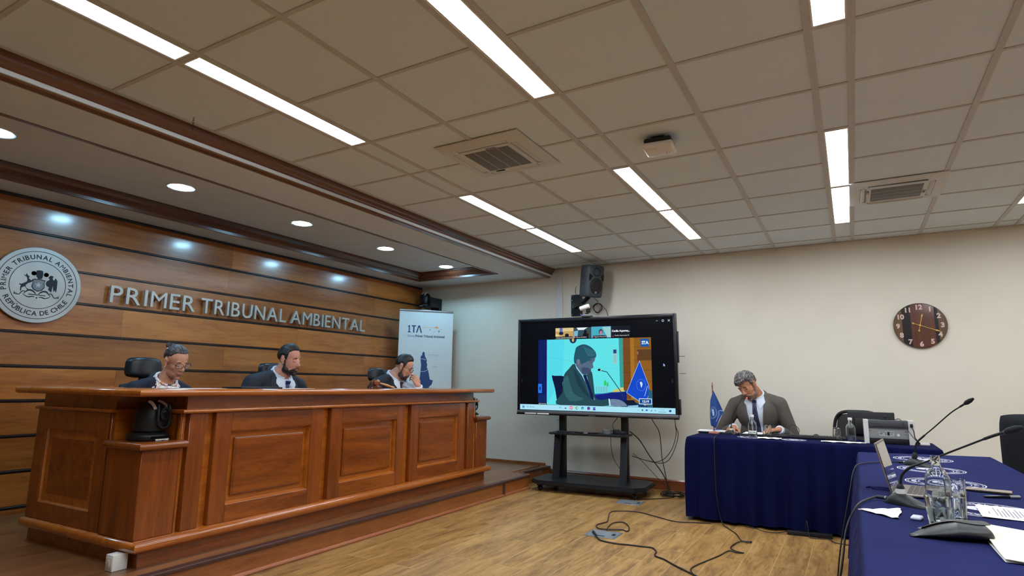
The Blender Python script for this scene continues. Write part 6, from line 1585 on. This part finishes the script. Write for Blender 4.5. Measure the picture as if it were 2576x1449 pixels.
    for i in range(25):
        a = -2.9+5.8*i/24; ring.append((math.sin(a)*.062, -math.cos(a)*.060-.004, .498-.018*math.cos(a)*-1))
    q.tube([TM @ Vector(p) for p in ring], .0095, 10); q.tube([TM @ Vector((p[0]*1.08, p[1]*1.08, p[2]-.016)) for p in ring], .011, 10); obj('collar_band', q, shirt, t)
    q = MB(); q.tube([TM @ Vector((math.sin(a)*.082, -math.cos(a)*.078-.006, .474+.020*math.cos(a))) for a in [-1.9+3.8*i/24 for i in range(25)]], [.012+.010*math.sin(PI*i/24) for i in range(25)], 12, round_=True)
    obj('jacket_collar', q, suit, t)
    # face details
    lips = {0: (168, 104, 92)}
    obj('lips', lipmesh(HM), mat('lip_tone', (150, 92, 82) if not female else (158, 88, 80), .45, var=.03), t)
    for s in (-1, 1):
        q = MB(); capm(q, [(s*.016, .0835, .0225), (s*.030, .0850, .0290), (s*.047, .0735, .0255)], [.0022, .0036, .0018] if not female else [.0014, .0024, .0012], 8, T=HM); obj('eyebrow', q, hairm, t)
        q = MB(); capm(q, [(s*.019, .0785, -.002), (s*.032, .0812, -.0058), (s*.045, .0745, -.0025)], [.0013, .0019, .0013], 8, T=HM); obj('eyelash', q, M_black, t)
    if hair == 'bun':
        th = lambda az, el: .003+.010*max(0, math.sin(el)-.45)
        o = obj('hair', haircap(HM, lambda a: hairline(a, .60, .42, .10, -.60), th, nz=.002, fr=80), hairm, t, True, 180)
        q = MB(); q.ball((0, -.092, .078), (.036, .030, .034), T=HM); q.ball((.02, -.104, .09), (.022, .018, .02), T=HM)
        for i in range(12):
            a = i*.9; q.tube([HM @ Vector((.018*math.cos(a), -.09+.01*math.sin(a), .10)), HM @ Vector((.034*math.cos(a), -.104+.012*math.sin(a), .118+.008*math.sin(i)))], [.003, .0008], 5)
        obj('hair_bun', q, hairm, o)
        q = MB(); q.tube([HM @ Vector((.045, -.075, .085)), HM @ Vector((.012, -.085, .121))], .004, 6); q2 = MB(); q2.ball((.050, -.07, .078), .0065, T=HM); hc = obj('hair_clip', q, M_black, o); obj('clip_pearl', q2, M_white, o)
        for s in (-1, 1): q = MB(); q.ball((s*.079, .003, -.038), .0042, T=HM); obj('earring', q, M_white, t)
        q = MB(); q.tube([TM @ Vector((math.sin(a)*.062, math.cos(a)*.062-.002+.02*max(0, math.cos(a)), .468-.045*max(0, math.cos(a)))) for a in [i*2*PI/30 for i in range(30)]], .0016, 6, closed=True); obj('necklace', q, M_silver, t)
    elif hair == 'short':
        th = lambda az, el: .0042+.022*max(0, math.sin(el)-.42)*(1+.3*math.cos(az))
        obj('hair', haircap(HM, lambda a: hairline(a, .66, .40, -.48, -.72), th, nz=.003, fr=90), hairm, t, True, 180)
    elif hair == 'wavy':
        th = lambda az, el: .010+.014*max(0, math.sin(el))+.005*math.cos(az)
        obj('hair', haircap(HM, lambda a: hairline(a, .46, .24, -.42, -.74), th, nz=.007, fr=40, seed=4), hairm, t, True, 180)
        q = MB(); r = random.Random(5)
        for i in range(9):
            a = -1.0+.24*i; c = Vector((.078*math.sin(a), -.014+.100*math.cos(a), .070)); q.tube([HM @ (c+Vector((0, -.03, .03))), HM @ (c+Vector((0, .006, .012))), HM @ (c+Vector((.008, .008, -.014)))], [.010, .009, .004], 8, round_=True)
        obj('fringe', q, hairm, t)
    if beard is not None:
        q = MB(); E = lambda c, r, R=None: q.ball(c, r, T=HM, n=24, k=14, R=R)
        E((0, .034, -.080), (.0515*jaw, .0512, .0415)); E((0, .065, -.1045), (.024*jaw, .0235, .018))
        for s in (-1, 1):
            E((s*.044*jaw, .018, -.078), (.0205, .036, .029)); capm(q, [(s*.0705, .012, .000), (s*.0665, .012, -.028), (s*.060*jaw, .013, -.055), (s*.050*jaw, .022, -.082)], [.0055, .008, .0125, .017], 12, T=HM)
            capm(q, [(s*.003, .0925, -.0535), (s*.020, .0855, -.0580), (s*.030, .072, -.072)], [.0048, .0052, .007], 10, T=HM)
        o = obj('beard', q, beard, t); remesh(o, .0035, 1, .5)
    if glasses: spectacles(HM, glasses, t)
    t2 = t; return t, HM, TM
hm_dark = hair_mat('hair_black', (14, 12, 12), (34, 31, 30)); hm_brown = hair_mat('hair_dark_greying', (36, 34, 36), (98, 92, 92)); hm_grey = hair_mat('hair_salt_pepper', (52, 50, 50), (140, 134, 130), 110)
hm_beard = hair_mat('beard_dark', (34, 24, 22), (58, 44, 40), 300); hm_beard3 = hair_mat('beard_brown', (50, 36, 32), (96, 74, 66), 300); hm_stub = hair_mat('stubble_grey', (112, 84, 66), (152, 124, 104), 300)
s_navy = mat('suit_navy', (20, 24, 44), .8, var=.06, scale=8, bump=.2, bscale=500); s_char = mat('suit_charcoal', (34, 40, 50), .8, var=.06, scale=8, bump=.2, bscale=500)
s_black = mat('suit_black', (16, 20, 28), .8, var=.06, scale=8, bump=.2, bscale=500); s_grey = mat('suit_grey', (88, 82, 76), .85, var=.05, scale=8, bump=.25, bscale=420)
sh_white = mat('shirt_white', (206, 214, 226), .75, var=.02, scale=10); 
def stripes():
    m, N, L, B = nt('blouse_print'); B.inputs['Roughness'].default_value = .7; tc = N.new('ShaderNodeTexCoord')
    mp = N.new('ShaderNodeMapping'); mp.inputs['Scale'].default_value = (34, 34, 7); mp.inputs['Rotation'].default_value = (0, .4, .2); L.new(tc.outputs['Object'], mp.inputs['Vector'])
    n = N.new('ShaderNodeTexNoise'); n.inputs['Scale'].default_value = 1; n.inputs['Detail'].default_value = 1; L.new(mp.outputs['Vector'], n.inputs['Vector'])
    r = N.new('ShaderNodeValToRGB'); e = r.color_ramp.elements; r.color_ramp.interpolation = 'CONSTANT'; e[0].position = 0; e[0].color = lin((230, 228, 222)); e[1].position = .50; e[1].color = lin((214, 132, 84))
    for p, c in ((.545, (232, 230, 224)), (.59, (70, 100, 190)), (.62, (226, 226, 222)), (.40, (150, 110, 120)), (.415, (230, 228, 222))): k = e.new(p); k.color = lin(c)
    L.new(n.outputs['Fac'], r.inputs['Fac']); L.new(r.outputs['Color'], B.inputs['Base Color']); return m
def dotted(name, c1, c2, sc_=260):
    m, N, L, B = nt(name); B.inputs['Roughness'].default_value = .5; tc = N.new('ShaderNodeTexCoord'); v = N.new('ShaderNodeTexVoronoi'); v.inputs['Scale'].default_value = sc_; v.inputs['Randomness'].default_value = .1
    L.new(tc.outputs['Object'], v.inputs['Vector']); r = N.new('ShaderNodeValToRGB'); r.color_ramp.interpolation = 'CONSTANT'; r.color_ramp.elements[0].color = lin(c2); r.color_ramp.elements[1].color = lin(c1); r.color_ramp.elements[1].position = .28
    L.new(v.outputs['Distance'], r.inputs['Fac']); L.new(r.outputs['Color'], B.inputs['Base Color']); return m
D2 = math.radians
# woman judge
person('woman judge with pinned-up dark hair and glasses looking down, navy jacket and striped blouse', (-4.52, 2.44), PLZ, D2(-2), (-4.50, 2.44, .70), (-4.275, 2.476, 1.226), (-4.205, 2.488, 1.350), (D2(8), D2(22), D2(2)),
       [dict(w=(-4.05, 2.30, .955), dir=(1, .2, 0), back=(0, 0, 1)), dict(w=(-4.05, 2.62, .955), dir=(1, -.2, 0), back=(0, 0, 1))],
       (196, 142, 116), s_navy, stripes(), None, 1.0, .95, True, 'bun', hm_brown, None, mat('frame_brown', (60, 36, 30), .3, var=0), .165, .93)
person('man judge in the middle with short black hair and trimmed beard, charcoal suit, blue tie', (-4.55, 3.43), PLZ, D2(0), (-4.53, 3.43, .70), (-4.275, 3.470, 1.296), (-4.210, 3.480, 1.404), (D2(14), D2(10), D2(0)),
       [dict(w=(-4.05, 3.28, .955), dir=(1, .2, 0), back=(0, 0, 1)), dict(w=(-4.05, 3.66, .955), dir=(1, -.2, 0), back=(0, 0, 1))],
       (202, 142, 120), s_char, sh_white, dotted('tie_blue', (22, 30, 90), (110, 120, 170)), 1.0, 1.04, False, 'short', hm_dark, hm_beard, None, .195, 1.05)
person('man judge with glasses and short beard resting chin on hand, maroon tie', (-4.45, 4.83), PLZ, D2(8), (-4.46, 4.82, .70), (-4.220, 4.868, 1.298), (-4.135, 4.905, 1.388), (D2(18), D2(26), D2(0)),
       [dict(w=(-4.02, 4.62, .955), dir=(1, .3, 0), back=(0, 0, 1)), dict(w=(-3.985, 4.975, 1.185), dir=(-.25, -.35, .90), back=(.85, -.3, .2), curl=(.75, 1.0, .5), hint=(-.3, .2, -1), th=(.4, .5))],
       (196, 142, 116), s_black, sh_white, mat('tie_maroon', (70, 22, 34), .5, var=.05, scale=200), 1.0, 1.04, False, 'short', hm_dark, hm_beard3, mat('frame_black', (14, 14, 14), .3, var=0), .19, 1.0)
t4, HM4, TM4 = person('man with salt-and-pepper hair in a grey suit reading at the back table', (-.86, 6.90), 0, D2(-92), (-.86, 6.86, .55), (-.890, 6.650, 1.155), (-.948, 6.565, 1.236), (D2(-24), D2(30), D2(15)),
       [dict(w=(-1.085, 6.46, .812), dir=(-.12, -1, -.10), back=(-.1, -.1, 1), curl=(.45, .6, .4), spread=.22), dict(w=(-.655, 6.42, .812), dir=(-.75, -.65, -.08), back=(.0, 0, 1), curl=(.25, .35, .3), spread=.15, hint=(-.35, -.35, -.9))],
       (178, 122, 90), s_grey, sh_white, dotted('tie_navy', (22, 26, 62), (130, 136, 170)), 1.08, 1.12, False, 'wavy', hm_grey, hm_stub, None, .180, 1.0, (.052, .022))
